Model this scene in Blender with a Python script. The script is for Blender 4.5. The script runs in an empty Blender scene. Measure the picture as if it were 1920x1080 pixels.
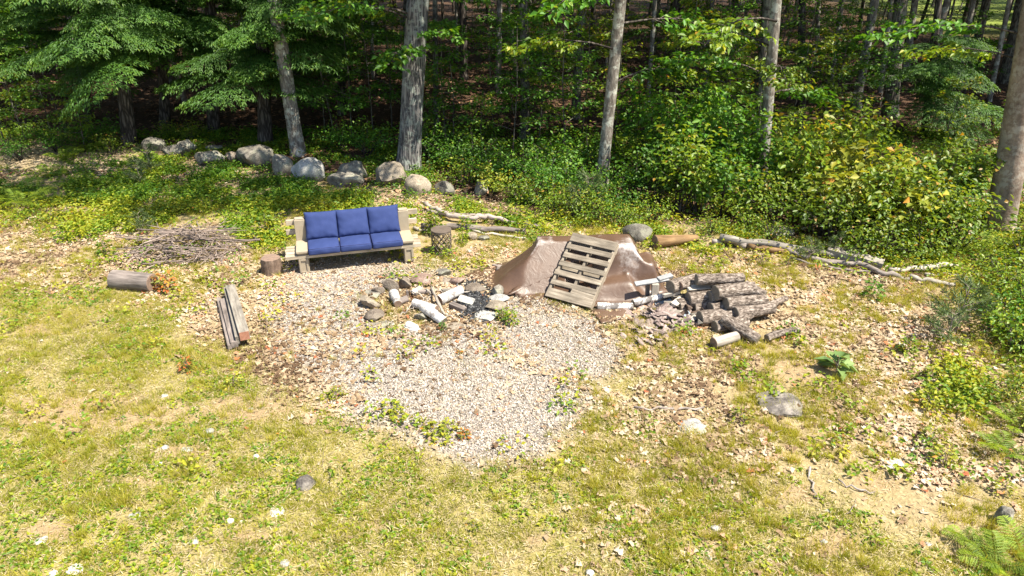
import bpy, bmesh, math, random
import numpy as np
from mathutils import Vector, Matrix, noise as mnoise

R = math.radians
rng = np.random.default_rng(7)
random.seed(11)
scene = bpy.context.scene
COL = scene.collection

# ---------------------------------------------------------------- camera
CAM_H, PITCH, FPX = 4.7, R(26.0), 1300.0
cam_d = bpy.data.cameras.new('camera')
cam_d.sensor_width = 36.0
cam_d.lens = FPX / 1920 * 36
cam_d.clip_end = 600
cam = bpy.data.objects.new('camera', cam_d)
cam.location = (0, 0, CAM_H)
cam.rotation_euler = (R(90) - PITCH, 0, 0)
COL.objects.link(cam)
scene.camera = cam

# ---------------------------------------------------------------- sky, sun, exposure
SUN_EL = R(61)
sun_h = Vector((0.905, -0.425)).normalized()
SUN = Vector((sun_h.x * math.cos(SUN_EL), sun_h.y * math.cos(SUN_EL), math.sin(SUN_EL)))
world = bpy.data.worlds.new('World')
scene.world = world
world.use_nodes = True
wn = world.node_tree
wn.nodes.clear()
sky = wn.nodes.new('ShaderNodeTexSky')
sky.sky_type = 'NISHITA'
sky.sun_disc = False
sky.sun_elevation = SUN_EL
sky.sun_rotation = math.atan2(sun_h.x, sun_h.y)
bg = wn.nodes.new('ShaderNodeBackground')
bg.inputs['Strength'].default_value = 0.10
wo = wn.nodes.new('ShaderNodeOutputWorld')
wn.links.new(sky.outputs[0], bg.inputs[0])
wn.links.new(bg.outputs[0], wo.inputs[0])
sl = bpy.data.lights.new('sun', 'SUN')
sl.energy = 5.0
sl.angle = R(0.53)
sl.color = (1.0, 0.94, 0.81)
so = bpy.data.objects.new('sun', sl)
so.rotation_euler = SUN.to_track_quat('Z', 'Y').to_euler()
so.location = (20, -10, 40)
COL.objects.link(so)
scene.view_settings.view_transform = 'Standard'
scene.view_settings.look = 'None'
scene.view_settings.gamma = 1
scene.view_settings.exposure = 1.26
scene.view_settings.use_curve_mapping = False
scene.cycles.max_bounces = 6
scene.cycles.transmission_bounces = 4

# ---------------------------------------------------------------- where a spot of the photograph stands on the ground
CT, ST = math.cos(PITCH), math.sin(PITCH)

def vnoise(x, y, seed=0):
    x = np.asarray(x, float); y = np.asarray(y, float)
    xi = np.floor(x).astype(np.int64); yi = np.floor(y).astype(np.int64)
    fx = x - xi; fy = y - yi
    fx = fx * fx * (3 - 2 * fx); fy = fy * fy * (3 - 2 * fy)
    def h(a, b):
        n = (a * 374761393 + b * 668265263 + seed * 1442695041) & 0xFFFFFFFF
        n = ((n ^ (n >> 13)) * 1274126177) & 0xFFFFFFFF
        return ((n ^ (n >> 16)) & 0xFFFF) / 65535.0
    return (h(xi, yi) * (1 - fx) + h(xi + 1, yi) * fx) * (1 - fy) + (h(xi, yi + 1) * (1 - fx) + h(xi + 1, yi + 1) * fx) * fy

def fbm(x, y, seed=0, o=3):
    s = 0; a = .5; t = 0
    for k in range(o):
        s = s + a * vnoise(x * 2 ** k, y * 2 ** k, seed + k * 17); t += a; a *= .5
    return s / t

def gz(x, y):          # gentle unevenness of the ground
    return (fbm(np.asarray(x) * .55, np.asarray(y) * .55, 3) - .5) * .12 + (fbm(np.asarray(x) * 2.3, np.asarray(y) * 2.3, 9, 2) - .5) * .05

def ray(u, v):
    x = (u - 960) / FPX; y = (540 - v) / FPX
    return x, CT + y * ST, -ST + y * CT

def G(u, v, z=0.0):    # ground-plan point (at height z)
    d = ray(u, v); t = (z - CAM_H) / d[2]
    return Vector((d[0] * t, d[1] * t, z))

def GY(u, v, Y):       # point at distance Y
    d = ray(u, v); t = Y / d[1]
    return Vector((d[0] * t, Y, CAM_H + d[2] * t))

def GG(u, v):          # point on the uneven ground
    p = G(u, v)
    for _ in range(3):
        p = G(u, v, float(gz(p.x, p.y)))
    return p

def proj(X, Y):
    f = Y * CT + CAM_H * ST
    up = Y * ST - CAM_H * CT
    f = np.maximum(f, .3)
    return 960 + FPX * X / f, 540 - FPX * up / f

def ppm(p):            # photo pixels per metre at p
    return FPX / (p[1] * CT - (p[2] - CAM_H) * ST)

# ---------------------------------------------------------------- helpers: objects
def tag(o, label=None, cat=None, group=None, kind=None):
    if label: o['label'] = label
    if cat: o['category'] = cat
    if group: o['group'] = group
    if kind: o['kind'] = kind
    return o

def link(o, parent=None):
    COL.objects.link(o)
    if parent: o.parent = parent
    return o

def empty(name, loc, rz=0, label=None, cat=None, group=None):
    o = bpy.data.objects.new(name, None)
    o.empty_display_size = .1
    o.location = loc; o.rotation_euler = (0, 0, rz)
    link(o)
    return tag(o, label, cat, group)

def mesh_np(name, V, F, m, attrs=None, smooth=False):
    me = bpy.data.meshes.new(name)
    V = np.ascontiguousarray(V, dtype=np.float32)
    if isinstance(F, (list, tuple)) and len(F) and not isinstance(F, np.ndarray):
        me.from_pydata([tuple(map(float, v)) for v in V], [], [tuple(int(i) for i in f) for f in F])
    else:
        F = np.ascontiguousarray(F, dtype=np.int32)
        n, k = F.shape
        me.vertices.add(len(V)); me.vertices.foreach_set('co', V.ravel())
        me.loops.add(n * k); me.loops.foreach_set('vertex_index', F.ravel())
        me.polygons.add(n)
        me.polygons.foreach_set('loop_start', np.arange(0, n * k, k, dtype=np.int32))
        me.update(calc_edges=True)
    if attrs:
        for an, av in attrs.items():
            a = me.attributes.new(an, 'FLOAT', 'POINT')
            a.data.foreach_set('value', np.ascontiguousarray(av, dtype=np.float32))
    if smooth:
        me.polygons.foreach_set('use_smooth', np.ones(len(me.polygons), dtype=bool))
    if m: me.materials.append(m)
    me.validate()
    return me

def obj(name, me, parent=None, loc=(0, 0, 0), rot=(0, 0, 0), sc=(1, 1, 1)):
    o = bpy.data.objects.new(name, me)
    o.location = loc; o.rotation_euler = rot
    o.scale = sc if hasattr(sc, '__len__') else (sc, sc, sc)
    return link(o, parent)

def dup(root, loc, rz=0, sc=1.0, label=None, group=None, tilt=(0, 0)):
    r = root.copy(); COL.objects.link(r)
    r.location = loc; r.rotation_euler = (tilt[0], tilt[1], rz)
    r.scale = sc if hasattr(sc, '__len__') else (sc, sc, sc)
    if label: r['label'] = label
    if group: r['group'] = group
    for ch in list(root.children):
        c = ch.copy(); COL.objects.link(c); c.parent = r
        for g in ch.children:
            d = g.copy(); COL.objects.link(d); d.parent = c
    return r

class MB:              # collects pieces of one mesh
    def __init__(s): s.V = []; s.F = []; s.n = 0
    def add(s, V, F):
        s.V += [tuple(v) for v in V]; s.F += [tuple(i + s.n for i in f) for f in F]; s.n += len(V)
        return s
    def box(s, x0, x1, y0, y1, z0, z1):
        V = [(x, y, z) for z in (z0, z1) for y in (y0, y1) for x in (x0, x1)]
        return s.add(V, [(0, 2, 3, 1), (4, 5, 7, 6), (0, 1, 5, 4), (2, 6, 7, 3), (0, 4, 6, 2), (1, 3, 7, 5)])
    def tube(s, pts, rad, n=6, cap=True):
        pts = [Vector(p) for p in pts]
        V = []; F = []
        up = Vector((0, 0, 1))
        for i, p in enumerate(pts):
            t = (pts[min(i + 1, len(pts) - 1)] - pts[max(i - 1, 0)]).normalized()
            a = t.cross(up)
            if a.length < .05: a = t.cross(Vector((1, 0, 0)))
            a.normalize(); b = a.cross(t)
            r = rad[i] if hasattr(rad, '__len__') else rad
            for k in range(n):
                an = 2 * math.pi * k / n
                V.append(p + (a * math.cos(an) + b * math.sin(an)) * r)
        for i in range(len(pts) - 1):
            for k in range(n):
                F.append((i * n + k, i * n + (k + 1) % n, (i + 1) * n + (k + 1) % n, (i + 1) * n + k))
        if cap:
            F.append(tuple(range(n - 1, -1, -1))); F.append(tuple(range((len(pts) - 1) * n, len(pts) * n)))
        return s.add(V, F)
    def mesh(s, name, m, smooth=False, bevel=0):
        me = bpy.data.meshes.new(name)
        me.from_pydata(s.V, [], s.F)
        if bevel:
            bm = bmesh.new(); bm.from_mesh(me)
            bmesh.ops.bevel(bm, geom=bm.edges[:], offset=bevel, segments=1, affect='EDGES', profile=.7)
            bm.to_mesh(me); bm.free()
        if smooth:
            me.polygons.foreach_set('use_smooth', [True] * len(me.polygons))
        if m: me.materials.append(m)
        me.update()
        return me

# ---------------------------------------------------------------- helpers: materials
def newmat(name):
    m = bpy.data.materials.new(name); m.use_nodes = True
    nt = m.node_tree
    return m, nt, nt.nodes['Principled BSDF'], nt.nodes['Material Output']

def N(nt, t, **kw):
    n = nt.nodes.new('ShaderNode' + t)
    for k, v in kw.items():
        if k in n.inputs: n.inputs[k].default_value = v
        else: setattr(n, k, v)
    return n

def L(nt, a, b): nt.links.new(a, b)

def ramp(nt, fac, stops, interp='LINEAR'):
    r = nt.nodes.new('ShaderNodeValToRGB')
    r.color_ramp.interpolation = interp
    e = r.color_ramp.elements
    while len(e) < len(stops): e.new(.5)
    for x, (p, c) in zip(e, stops):
        x.position = p
        x.color = (*c, 1) if hasattr(c, '__len__') else (c, c, c, 1)
    if fac is not None: L(nt, fac, r.inputs[0])
    return r.outputs[0]

def mixc(nt, fac, a, b, mode='MIX'):
    n = nt.nodes.new('ShaderNodeMix'); n.data_type = 'RGBA'; n.blend_type = mode
    for s, v in ((n.inputs[0], fac), (n.inputs[6], a), (n.inputs[7], b)):
        if hasattr(v, 'is_linked'): L(nt, v, s)
        elif hasattr(v, '__len__'): s.default_value = (*v, 1)
        else: s.default_value = v
    return n.outputs[2]

def math_(nt, op, a, b=None):
    n = nt.nodes.new('ShaderNodeMath'); n.operation = op
    for i, v in enumerate((a, b)):
        if v is None: continue
        if hasattr(v, 'is_linked'): L(nt, v, n.inputs[i])
        else: n.inputs[i].default_value = v
    return n.outputs[0]

def attr(nt, name):
    n = nt.nodes.new('ShaderNodeAttribute'); n.attribute_name = name
    return n.outputs['Fac']

def coords(nt, scale=(1, 1, 1), kind='Object'):
    t = nt.nodes.new('ShaderNodeTexCoord'); mp = nt.nodes.new('ShaderNodeMapping')
    mp.inputs['Scale'].default_value = scale
    L(nt, t.outputs[kind], mp.inputs[0])
    return mp.outputs[0]

def bump(nt, bs, h, strength=.5, dist=.02):
    b = N(nt, 'Bump', Strength=strength, Distance=dist)
    L(nt, h, b.inputs['Height']); L(nt, b.outputs[0], bs.inputs['Normal'])

def m_leaf(name, stops, trans=.35, rough=.5, objvar=.5):
    m, nt, bs, out = newmat(name)
    oi = nt.nodes.new('ShaderNodeObjectInfo')
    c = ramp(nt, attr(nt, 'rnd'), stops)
    hs = N(nt, 'HueSaturation')
    L(nt, c, hs.inputs['Color'])
    v = math_(nt, 'MULTIPLY_ADD', oi.outputs['Random'], objvar)
    nt.nodes[-1].inputs[2].default_value = 1 - objvar / 2
    L(nt, v, hs.inputs['Value'])
    bs.inputs['Roughness'].default_value = rough
    bs.inputs['Specular IOR Level'].default_value = .35
    L(nt, hs.outputs[0], bs.inputs['Base Color'])
    tr = N(nt, 'BsdfTranslucent')
    tc = mixc(nt, 1.0, hs.outputs[0], (1.5, 1.35, .55), 'MULTIPLY')
    L(nt, tc, tr.inputs[0])
    mx = N(nt, 'MixShader', Fac=trans)
    L(nt, bs.outputs[0], mx.inputs[1]); L(nt, tr.outputs[0], mx.inputs[2])
    L(nt, mx.outputs[0], out.inputs[0])
    return m

def m_bark(name, dark, mid, light, sc=9, stretch=.16, lichen=None, axis=2, bs_=.8, dist=.03, vm=.5, con=.0):
    m, nt, bs, out = newmat(name)
    s = [sc, sc, sc]; s[axis] = sc * stretch
    co = coords(nt, s)
    n1 = N(nt, 'TexNoise', Scale=1.6, Detail=6, Roughness=.65); L(nt, co, n1.inputs['Vector'])
    vo = N(nt, 'TexVoronoi', Scale=2.2, feature='DISTANCE_TO_EDGE')
    ad = mixc(nt, .3, co, n1.outputs['Color']); L(nt, ad, vo.inputs['Vector'])
    h = mixc(nt, vm, n1.outputs[0], ramp(nt, vo.outputs[0], [(0, 0), (.25, 1)]))
    c = ramp(nt, h, [(.25 + con, dark), (.52, mid), (.8 - con * 1.2, light)])
    big = N(nt, 'TexNoise', Scale=1.7, Detail=4); L(nt, coords(nt, (1, 1, 1)), big.inputs['Vector'])
    if lichen:
        n2 = N(nt, 'TexNoise', Scale=6.0, Detail=5, Roughness=.7); L(nt, coords(nt, (1, 1, 1)), n2.inputs['Vector'])
        f = ramp(nt, n2.outputs[0], [(.5, 0), (.58, .85)])
        c = mixc(nt, f, c, lichen)
    c = mixc(nt, 1.0, c, ramp(nt, big.outputs[0], [(.3, .55), (.7, 1.2)]), 'MULTIPLY')
    L(nt, c, bs.inputs['Base Color']); bs.inputs['Roughness'].default_value = .9
    bs.inputs['Specular IOR Level'].default_value = .2
    bump(nt, bs, h, bs_, dist)
    return m

def m_wood(name, dark, mid, light, sc=7, rough=.85):       # grain runs along local X
    m, nt, bs, out = newmat(name)
    oi = nt.nodes.new('ShaderNodeObjectInfo')
    t = nt.nodes.new('ShaderNodeTexCoord')
    ad = nt.nodes.new('ShaderNodeVectorMath'); ad.operation = 'ADD'
    sc3 = nt.nodes.new('ShaderNodeVectorMath'); sc3.operation = 'SCALE'; sc3.inputs['Scale'].default_value = 37
    cv = nt.nodes.new('ShaderNodeCombineXYZ')
    for i in range(3): L(nt, oi.outputs['Random'], cv.inputs[i])
    L(nt, cv.outputs[0], sc3.inputs[0])
    L(nt, t.outputs['Object'], ad.inputs[0]); L(nt, sc3.outputs[0], ad.inputs[1])
    mp = nt.nodes.new('ShaderNodeMapping'); mp.inputs['Scale'].default_value = (sc * .12, sc * 1.6, sc * 1.6)
    L(nt, ad.outputs[0], mp.inputs[0])
    n1 = N(nt, 'TexNoise', Scale=2.5, Detail=8, Roughness=.7); L(nt, mp.outputs[0], n1.inputs['Vector'])
    mp2 = nt.nodes.new('ShaderNodeMapping'); mp2.inputs['Scale'].default_value = (2.5, 5, 5)
    L(nt, ad.outputs[0], mp2.inputs[0])
    n2 = N(nt, 'TexNoise', Scale=1.5, Detail=3); L(nt, mp2.outputs[0], n2.inputs['Vector'])
    c = ramp(nt, n1.outputs[0], [(.3, dark), (.5, mid), (.72, light)])
    c = mixc(nt, 1.0, c, ramp(nt, n2.outputs[0], [(.3, .65), (.7, 1.2)]), 'MULTIPLY')
    hs = N(nt, 'HueSaturation'); L(nt, c, hs.inputs['Color'])
    v = math_(nt, 'MULTIPLY_ADD', oi.outputs['Random'], .35); nt.nodes[-1].inputs[2].default_value = .82
    L(nt, v, hs.inputs['Value'])
    L(nt, hs.outputs[0], bs.inputs['Base Color']); bs.inputs['Roughness'].default_value = rough
    bs.inputs['Specular IOR Level'].default_value = .25
    bump(nt, bs, n1.outputs[0], .5, .008)
    return m

def m_stone(name, dark, mid, light, lichen=None, sc=5):
    m, nt, bs, out = newmat(name)
    oi = nt.nodes.new('ShaderNodeObjectInfo')
    co = coords(nt, (1, 1, 1))
    n1 = N(nt, 'TexNoise', Scale=sc, Detail=9, Roughness=.7); L(nt, co, n1.inputs['Vector'])
    n2 = N(nt, 'TexNoise', Scale=sc * 9, Detail=4, Roughness=.7); L(nt, co, n2.inputs['Vector'])
    c = ramp(nt, n1.outputs[0], [(.3, dark), (.5, mid), (.7, light)])
    c = mixc(nt, .55, c, ramp(nt, n2.outputs[0], [(.35, .25), (.65, 1.4)]), 'MULTIPLY')
    if lichen:
        n3 = N(nt, 'TexNoise', Scale=sc * .9, Detail=8, Roughness=.78); L(nt, co, n3.inputs['Vector'])
        c = mixc(nt, ramp(nt, n3.outputs[0], [(.5, 0), (.62, .8)]), c, lichen)
    hs = N(nt, 'HueSaturation'); L(nt, c, hs.inputs['Color'])
    v = math_(nt, 'MULTIPLY_ADD', oi.outputs['Random'], .35); nt.nodes[-1].inputs[2].default_value = .85
    L(nt, v, hs.inputs['Value'])
    L(nt, hs.outputs[0], bs.inputs['Base Color']); bs.inputs['Roughness'].default_value = .88
    bs.inputs['Specular IOR Level'].default_value = .25
    h = mixc(nt, .4, n1.outputs[0], n2.outputs[0])
    bump(nt, bs, h, .7, .03)
    return m

def m_plain(name, c1, c2, sc=20, rough=.7, metal=0, bstr=.2, bdist=.004):
    m, nt, bs, out = newmat(name)
    n1 = N(nt, 'TexNoise', Scale=sc, Detail=6, Roughness=.65); L(nt, coords(nt), n1.inputs['Vector'])
    L(nt, ramp(nt, n1.outputs[0], [(.3, c1), (.7, c2)]), bs.inputs['Base Color'])
    bs.inputs['Roughness'].default_value = rough; bs.inputs['Metallic'].default_value = metal
    bs.inputs['Specular IOR Level'].default_value = .3
    bump(nt, bs, n1.outputs[0], bstr, bdist)
    return m

def m_rnd(name, stops, rough=.85, trans=0, spec=.25):       # colour by the piece's own random value
    m, nt, bs, out = newmat(name)
    c = ramp(nt, attr(nt, 'rnd'), stops)
    L(nt, c, bs.inputs['Base Color']); bs.inputs['Roughness'].default_value = rough
    bs.inputs['Specular IOR Level'].default_value = spec
    if trans:
        tr = N(nt, 'BsdfTranslucent'); L(nt, c, tr.inputs[0])
        mx = N(nt, 'MixShader', Fac=trans)
        L(nt, bs.outputs[0], mx.inputs[1]); L(nt, tr.outputs[0], mx.inputs[2]); L(nt, mx.outputs[0], out.inputs[0])
    return m

def m_rings(name, core, ring, edge, sc=60):                  # sawn end of a log, local X is the axis
    m, nt, bs, out = newmat(name)
    t = nt.nodes.new('ShaderNodeTexCoord'); sp = nt.nodes.new('ShaderNodeSeparateXYZ'); L(nt, t.outputs['Object'], sp.inputs[0])
    d = math_(nt, 'SQRT', math_(nt, 'ADD', math_(nt, 'MULTIPLY', sp.outputs[1], sp.outputs[1]), math_(nt, 'MULTIPLY', sp.outputs[2], sp.outputs[2])))
    n1 = N(nt, 'TexNoise', Scale=14.0, Detail=5, Roughness=.7); L(nt, t.outputs['Object'], n1.inputs['Vector'])
    w = math_(nt, 'SINE', math_(nt, 'MULTIPLY', math_(nt, 'ADD', d, math_(nt, 'MULTIPLY', n1.outputs[0], .03)), sc * 6))
    c = ramp(nt, w, [(0, ring), (1, core)])
    c = mixc(nt, ramp(nt, n1.outputs[0], [(.4, 0), (.65, .9)]), c, edge)
    L(nt, c, bs.inputs['Base Color']); bs.inputs['Roughness'].default_value = .9
    bump(nt, bs, n1.outputs[0], .5, .01)
    return m

M = {}
M['leaf_green'] = m_leaf('leaf_green', [(0, (.035, .105, .010)), (.5, (.065, .175, .014)), (.85, (.125, .24, .018)), (1, (.2, .27, .025))])
M['leaf_bright'] = m_leaf('leaf_bright', [(0, (.07, .14, .014)), (.5, (.14, .225, .02)), (.85, (.23, .285, .025)), (.97, (.34, .33, .03)), (1, (.38, .22, .03))], .4, .42)
M['leaf_yellow'] = m_leaf('leaf_yellow', [(0, (.12, .17, .02)), (.6, (.25, .27, .028)), (.93, (.38, .34, .035)), (1, (.42, .2, .03))], .3)
M['leaf_orange'] = m_leaf('leaf_orange', [(0, (.10, .15, .02)), (.45, (.2, .2, .03)), (.6, (.4, .16, .03)), (1, (.38, .09, .03))], .3)
M['leaf_canopy'] = m_leaf('leaf_canopy', [(0, (.03, .07, .012)), (1, (.08, .14, .02))], .3)
M['needle_hemlock'] = m_leaf('needle_hemlock', [(0, (.035, .09, .018)), (.6, (.075, .165, .026)), (.9, (.125, .215, .03)), (1, (.21, .27, .035))], .36, .5, .4)
M['needle_pine'] = m_leaf('needle_pine', [(0, (.06, .10, .035)), (1, (.14, .19, .06))], .2)
M['fern'] = m_leaf('fern_green', [(0, (.11, .19, .02)), (.6, (.22, .31, .03)), (1, (.36, .40, .045))], .4)
M['mullein'] = m_leaf('mullein_green', [(0, (.10, .17, .05)), (1, (.2, .28, .09))], .2, .7)
M['cover_leaf'] = m_leaf('cover_leaf', [(0, (.05, .14, .012)), (.4, (.125, .225, .016)), (.75, (.27, .32, .022)), (.92, (.38, .37, .03)), (1, (.38, .16, .03))], .38, .5, 0)
M['grass'] = m_leaf('grass_blade', [(0, (.16, .20, .016)), (.35, (.30, .31, .026)), (.7, (.43, .39, .055)), (1, (.55, .46, .18))], .42, .6, 0)
M['straw'] = m_rnd('straw', [(0, (.22, .17, .09)), (.6, (.36, .28, .15)), (1, (.55, .46, .3))], .9)
M['dry_leaf'] = m_rnd('dry_leaf', [(0, (.11, .065, .035)), (.22, (.23, .15, .085)), (.45, (.365, .265, .16)), (.7, (.48, .375, .25)), (.93, (.60, .52, .40)), (.97, (.42, .17, .07)), (1, (.34, .10, .045))], .75, .18)
M['forest_leaf'] = m_rnd('forest_leaf', [(0, (.06, .03, .018)), (.5, (.18, .09, .048)), (1, (.36, .21, .12))], .75, .1)
M['pebble'] = m_rnd('pebble', [(0, (.09, .072, .053)), (.3, (.27, .22, .168)), (.65, (.41, .348, .275)), (.9, (.56, .50, .42)), (1, (.38, .26, .18))], .85)
M['char'] = m_rnd('char', [(0, (.008, .008, .01)), (.7, (.03, .03, .032)), (1, (.16, .16, .16))], .8)
M['bark_oak'] = m_bark('bark_oak', (.045, .042, .045), (.15, .14, .135), (.30, .28, .26), 12, .06, (.3, .32, .28), 2, .9, .03, .45)
M['bark_grey'] = m_bark('bark_grey', (.07, .058, .048), (.21, .18, .15), (.38, .34, .29), 9, .3, (.46, .46, .39), 2, .8, .02, .2)
M['bark_tan'] = m_bark('bark_tan', (.15, .105, .08), (.29, .215, .165), (.4, .32, .25), 7, .9, (.40, .34, .28), 2, .8, .02, .04)
M['bark_dark'] = m_bark('bark_dark', (.03, .025, .02), (.075, .06, .05), (.16, .135, .115), 9, .2, None)
M['bark_forest'] = m_bark('bark_forest', (.05, .042, .035), (.12, .1, .08), (.24, .21, .17), 9, .2, (.2, .2, .15))
M['bark_log'] = m_bark('bark_log', (.05, .037, .028), (.215, .17, .138), (.42, .355, .30), 24, .4, None, 0, 1.0, .02, .08, .13)
M['bark_birch'] = m_bark('bark_birch', (.45, .42, .4), (.72, .7, .67), (.82, .8, .78), 7, 1.6, (.09, .07, .06), 0, .25, .006)
M['birch_white'] = m_stone('birch_white', (.36, .33, .30), (.6, .575, .54), (.7, .68, .65), (.12, .095, .08), 7)
M['wood_bare'] = m_wood('wood_bare', (.2, .17, .14), (.42, .37, .31), (.58, .52, .45), 6)
M['wood_grey'] = m_wood('wood_grey', (.10, .087, .072), (.235, .208, .172), (.35, .315, .268), 8)
M['wood_pallet'] = m_wood('wood_pallet', (.11, .088, .064), (.26, .213, .16), (.39, .335, .26), 8)
M['wood_dark'] = m_wood('wood_dark', (.09, .075, .065), (.2, .165, .145), (.33, .28, .25), 8)
M['wood_lumber'] = m_wood('wood_lumber', (.31, .245, .165), (.43, .355, .26), (.53, .465, .365), 4)
M['wood_stump'] = m_wood('wood_stump', (.045, .03, .022), (.13, .09, .066), (.24, .175, .13), 9)
M['wood_orange'] = m_wood('wood_orange', (.11, .06, .028), (.235, .14, .064), (.37, .245, .125), 4)
M['wood_branch'] = m_wood('wood_branch', (.13, .105, .09), (.3, .25, .215), (.48, .42, .37), 9)
M['wood_pale'] = m_wood('wood_pale', (.2, .165, .13), (.40, .345, .285), (.55, .49, .42), 7)
M['stick'] = m_wood('stick_bark', (.10, .075, .062), (.235, .18, .15), (.42, .345, .295), 10)
M['bark_chip'] = m_wood('bark_chip', (.10, .07, .06), (.26, .195, .17), (.47, .4, .36), 9)
M['end_grey'] = m_rings('end_grey', (.25, .21, .16), (.15, .125, .095), (.12, .10, .08))
M['end_brown'] = m_rings('end_brown', (.3, .2, .14), (.2, .13, .09), (.14, .10, .08))
M['end_red'] = m_plain('end_red', (.27, .115, .07), (.4, .2, .13), 30, .85)
M['granite'] = m_stone('granite', (.085, .073, .058), (.21, .188, .155), (.37, .335, .285), (.27, .27, .19))
M['granite_blue'] = m_stone('granite_blue', (.075, .065, .053), (.165, .15, .125), (.28, .255, .215), (.23, .23, .165))
M['stone_tan'] = m_stone('stone_tan', (.13, .105, .08), (.29, .24, .18), (.47, .40, .31), (.22, .18, .13))
M['stone_brown'] = m_stone('stone_brown', (.085, .066, .05), (.2, .16, .125), (.34, .285, .23), (.2, .17, .13))
M['stone_red'] = m_stone('stone_red', (.12, .075, .058), (.24, .165, .13), (.36, .28, .23))
M['stone_pale'] = m_stone('stone_pale', (.2, .19, .175), (.37, .355, .33), (.52, .5, .47), (.3, .3, .235))
M['stone_white'] = m_stone('stone_white', (.38, .36, .33), (.56, .54, .5), (.7, .67, .63))
M['stone_flat'] = m_stone('stone_flat', (.055, .047, .04), (.125, .109, .096), (.21, .187, .163), (.28, .245, .205))
M['resin'] = m_plain('tan_resin', (.30, .245, .172), (.37, .31, .225), 9, .65)
M['bronze'] = m_plain('bronze_metal', (.13, .10, .08), (.19, .15, .12), 12, .55, .3)
M['board_white'] = m_plain('board_white', (.2, .2, .2), (.34, .335, .33), 9, .6)
M['plastic_blue'] = m_plain('plastic_blue', (.18, .23, .27), (.3, .36, .4), 9, .4)

def m_fabric():
    m, nt, bs, out = newmat('blue_canvas')
    co = coords(nt)
    n1 = N(nt, 'TexNoise', Scale=7.0, Detail=5, Roughness=.6); L(nt, co, n1.inputs['Vector'])
    n2 = N(nt, 'TexNoise', Scale=260.0, Detail=2); L(nt, co, n2.inputs['Vector'])
    n5 = N(nt, 'TexNoise', Scale=2.2, Detail=4); L(nt, co, n5.inputs['Vector'])
    c = ramp(nt, mixc(nt, .5, n1.outputs[0], n5.outputs[0]), [(.3, (.011, .026, .108)), (.6, (.02, .038, .142)), (.8, (.04, .058, .17))])
    L(nt, mixc(nt, .3, c, ramp(nt, n2.outputs[0], [(.3, .6), (.7, 1.3)]), 'MULTIPLY'), bs.inputs['Base Color'])
    bs.inputs['Roughness'].default_value = .85; bs.inputs['Sheen Weight'].default_value = .0
    bump(nt, bs, mixc(nt, .3, n1.outputs[0], n2.outputs[0]), .12, .01)
    return m
M['fabric'] = m_fabric()
M['piping'] = m_plain('dark_blue_piping', (.018, .024, .085), (.026, .034, .11), 30, .8)

def m_tarp():
    m, nt, bs, out = newmat('brown_tarp')
    co = coords(nt)
    n1 = N(nt, 'TexNoise', Scale=3.2, Detail=7, Roughness=.7); L(nt, co, n1.inputs['Vector'])
    n2 = N(nt, 'TexNoise', Scale=17.0, Detail=5, Roughness=.75); L(nt, co, n2.inputs['Vector'])
    c = ramp(nt, n1.outputs[0], [(.3, (.082, .046, .028)), (.55, (.108, .062, .039)), (.75, (.14, .085, .056))])
    w = math_(nt, 'ADD', attr(nt, 'wear'), math_(nt, 'MULTIPLY', math_(nt, 'MULTIPLY', math_(nt, 'SUBTRACT', n2.outputs[0], .5), 3.2), attr(nt, 'wear')))
    f = ramp(nt, w, [(.25, 0), (.9, .8)])
    c = mixc(nt, f, c, (.50, .45, .42))
    L(nt, c, bs.inputs['Base Color'])
    bs.inputs['Roughness'].default_value = .42
    bs.inputs['Specular IOR Level'].default_value = .55
    wv = coords(nt, (1, 1, 1))
    n3 = N(nt, 'TexNoise', Scale=6.0, Detail=5, Roughness=.55, Distortion=2.0); L(nt, wv, n3.inputs['Vector'])
    bump(nt, bs, n3.outputs[0], .3, .015)
    return m
M['tarp'] = m_tarp()

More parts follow.
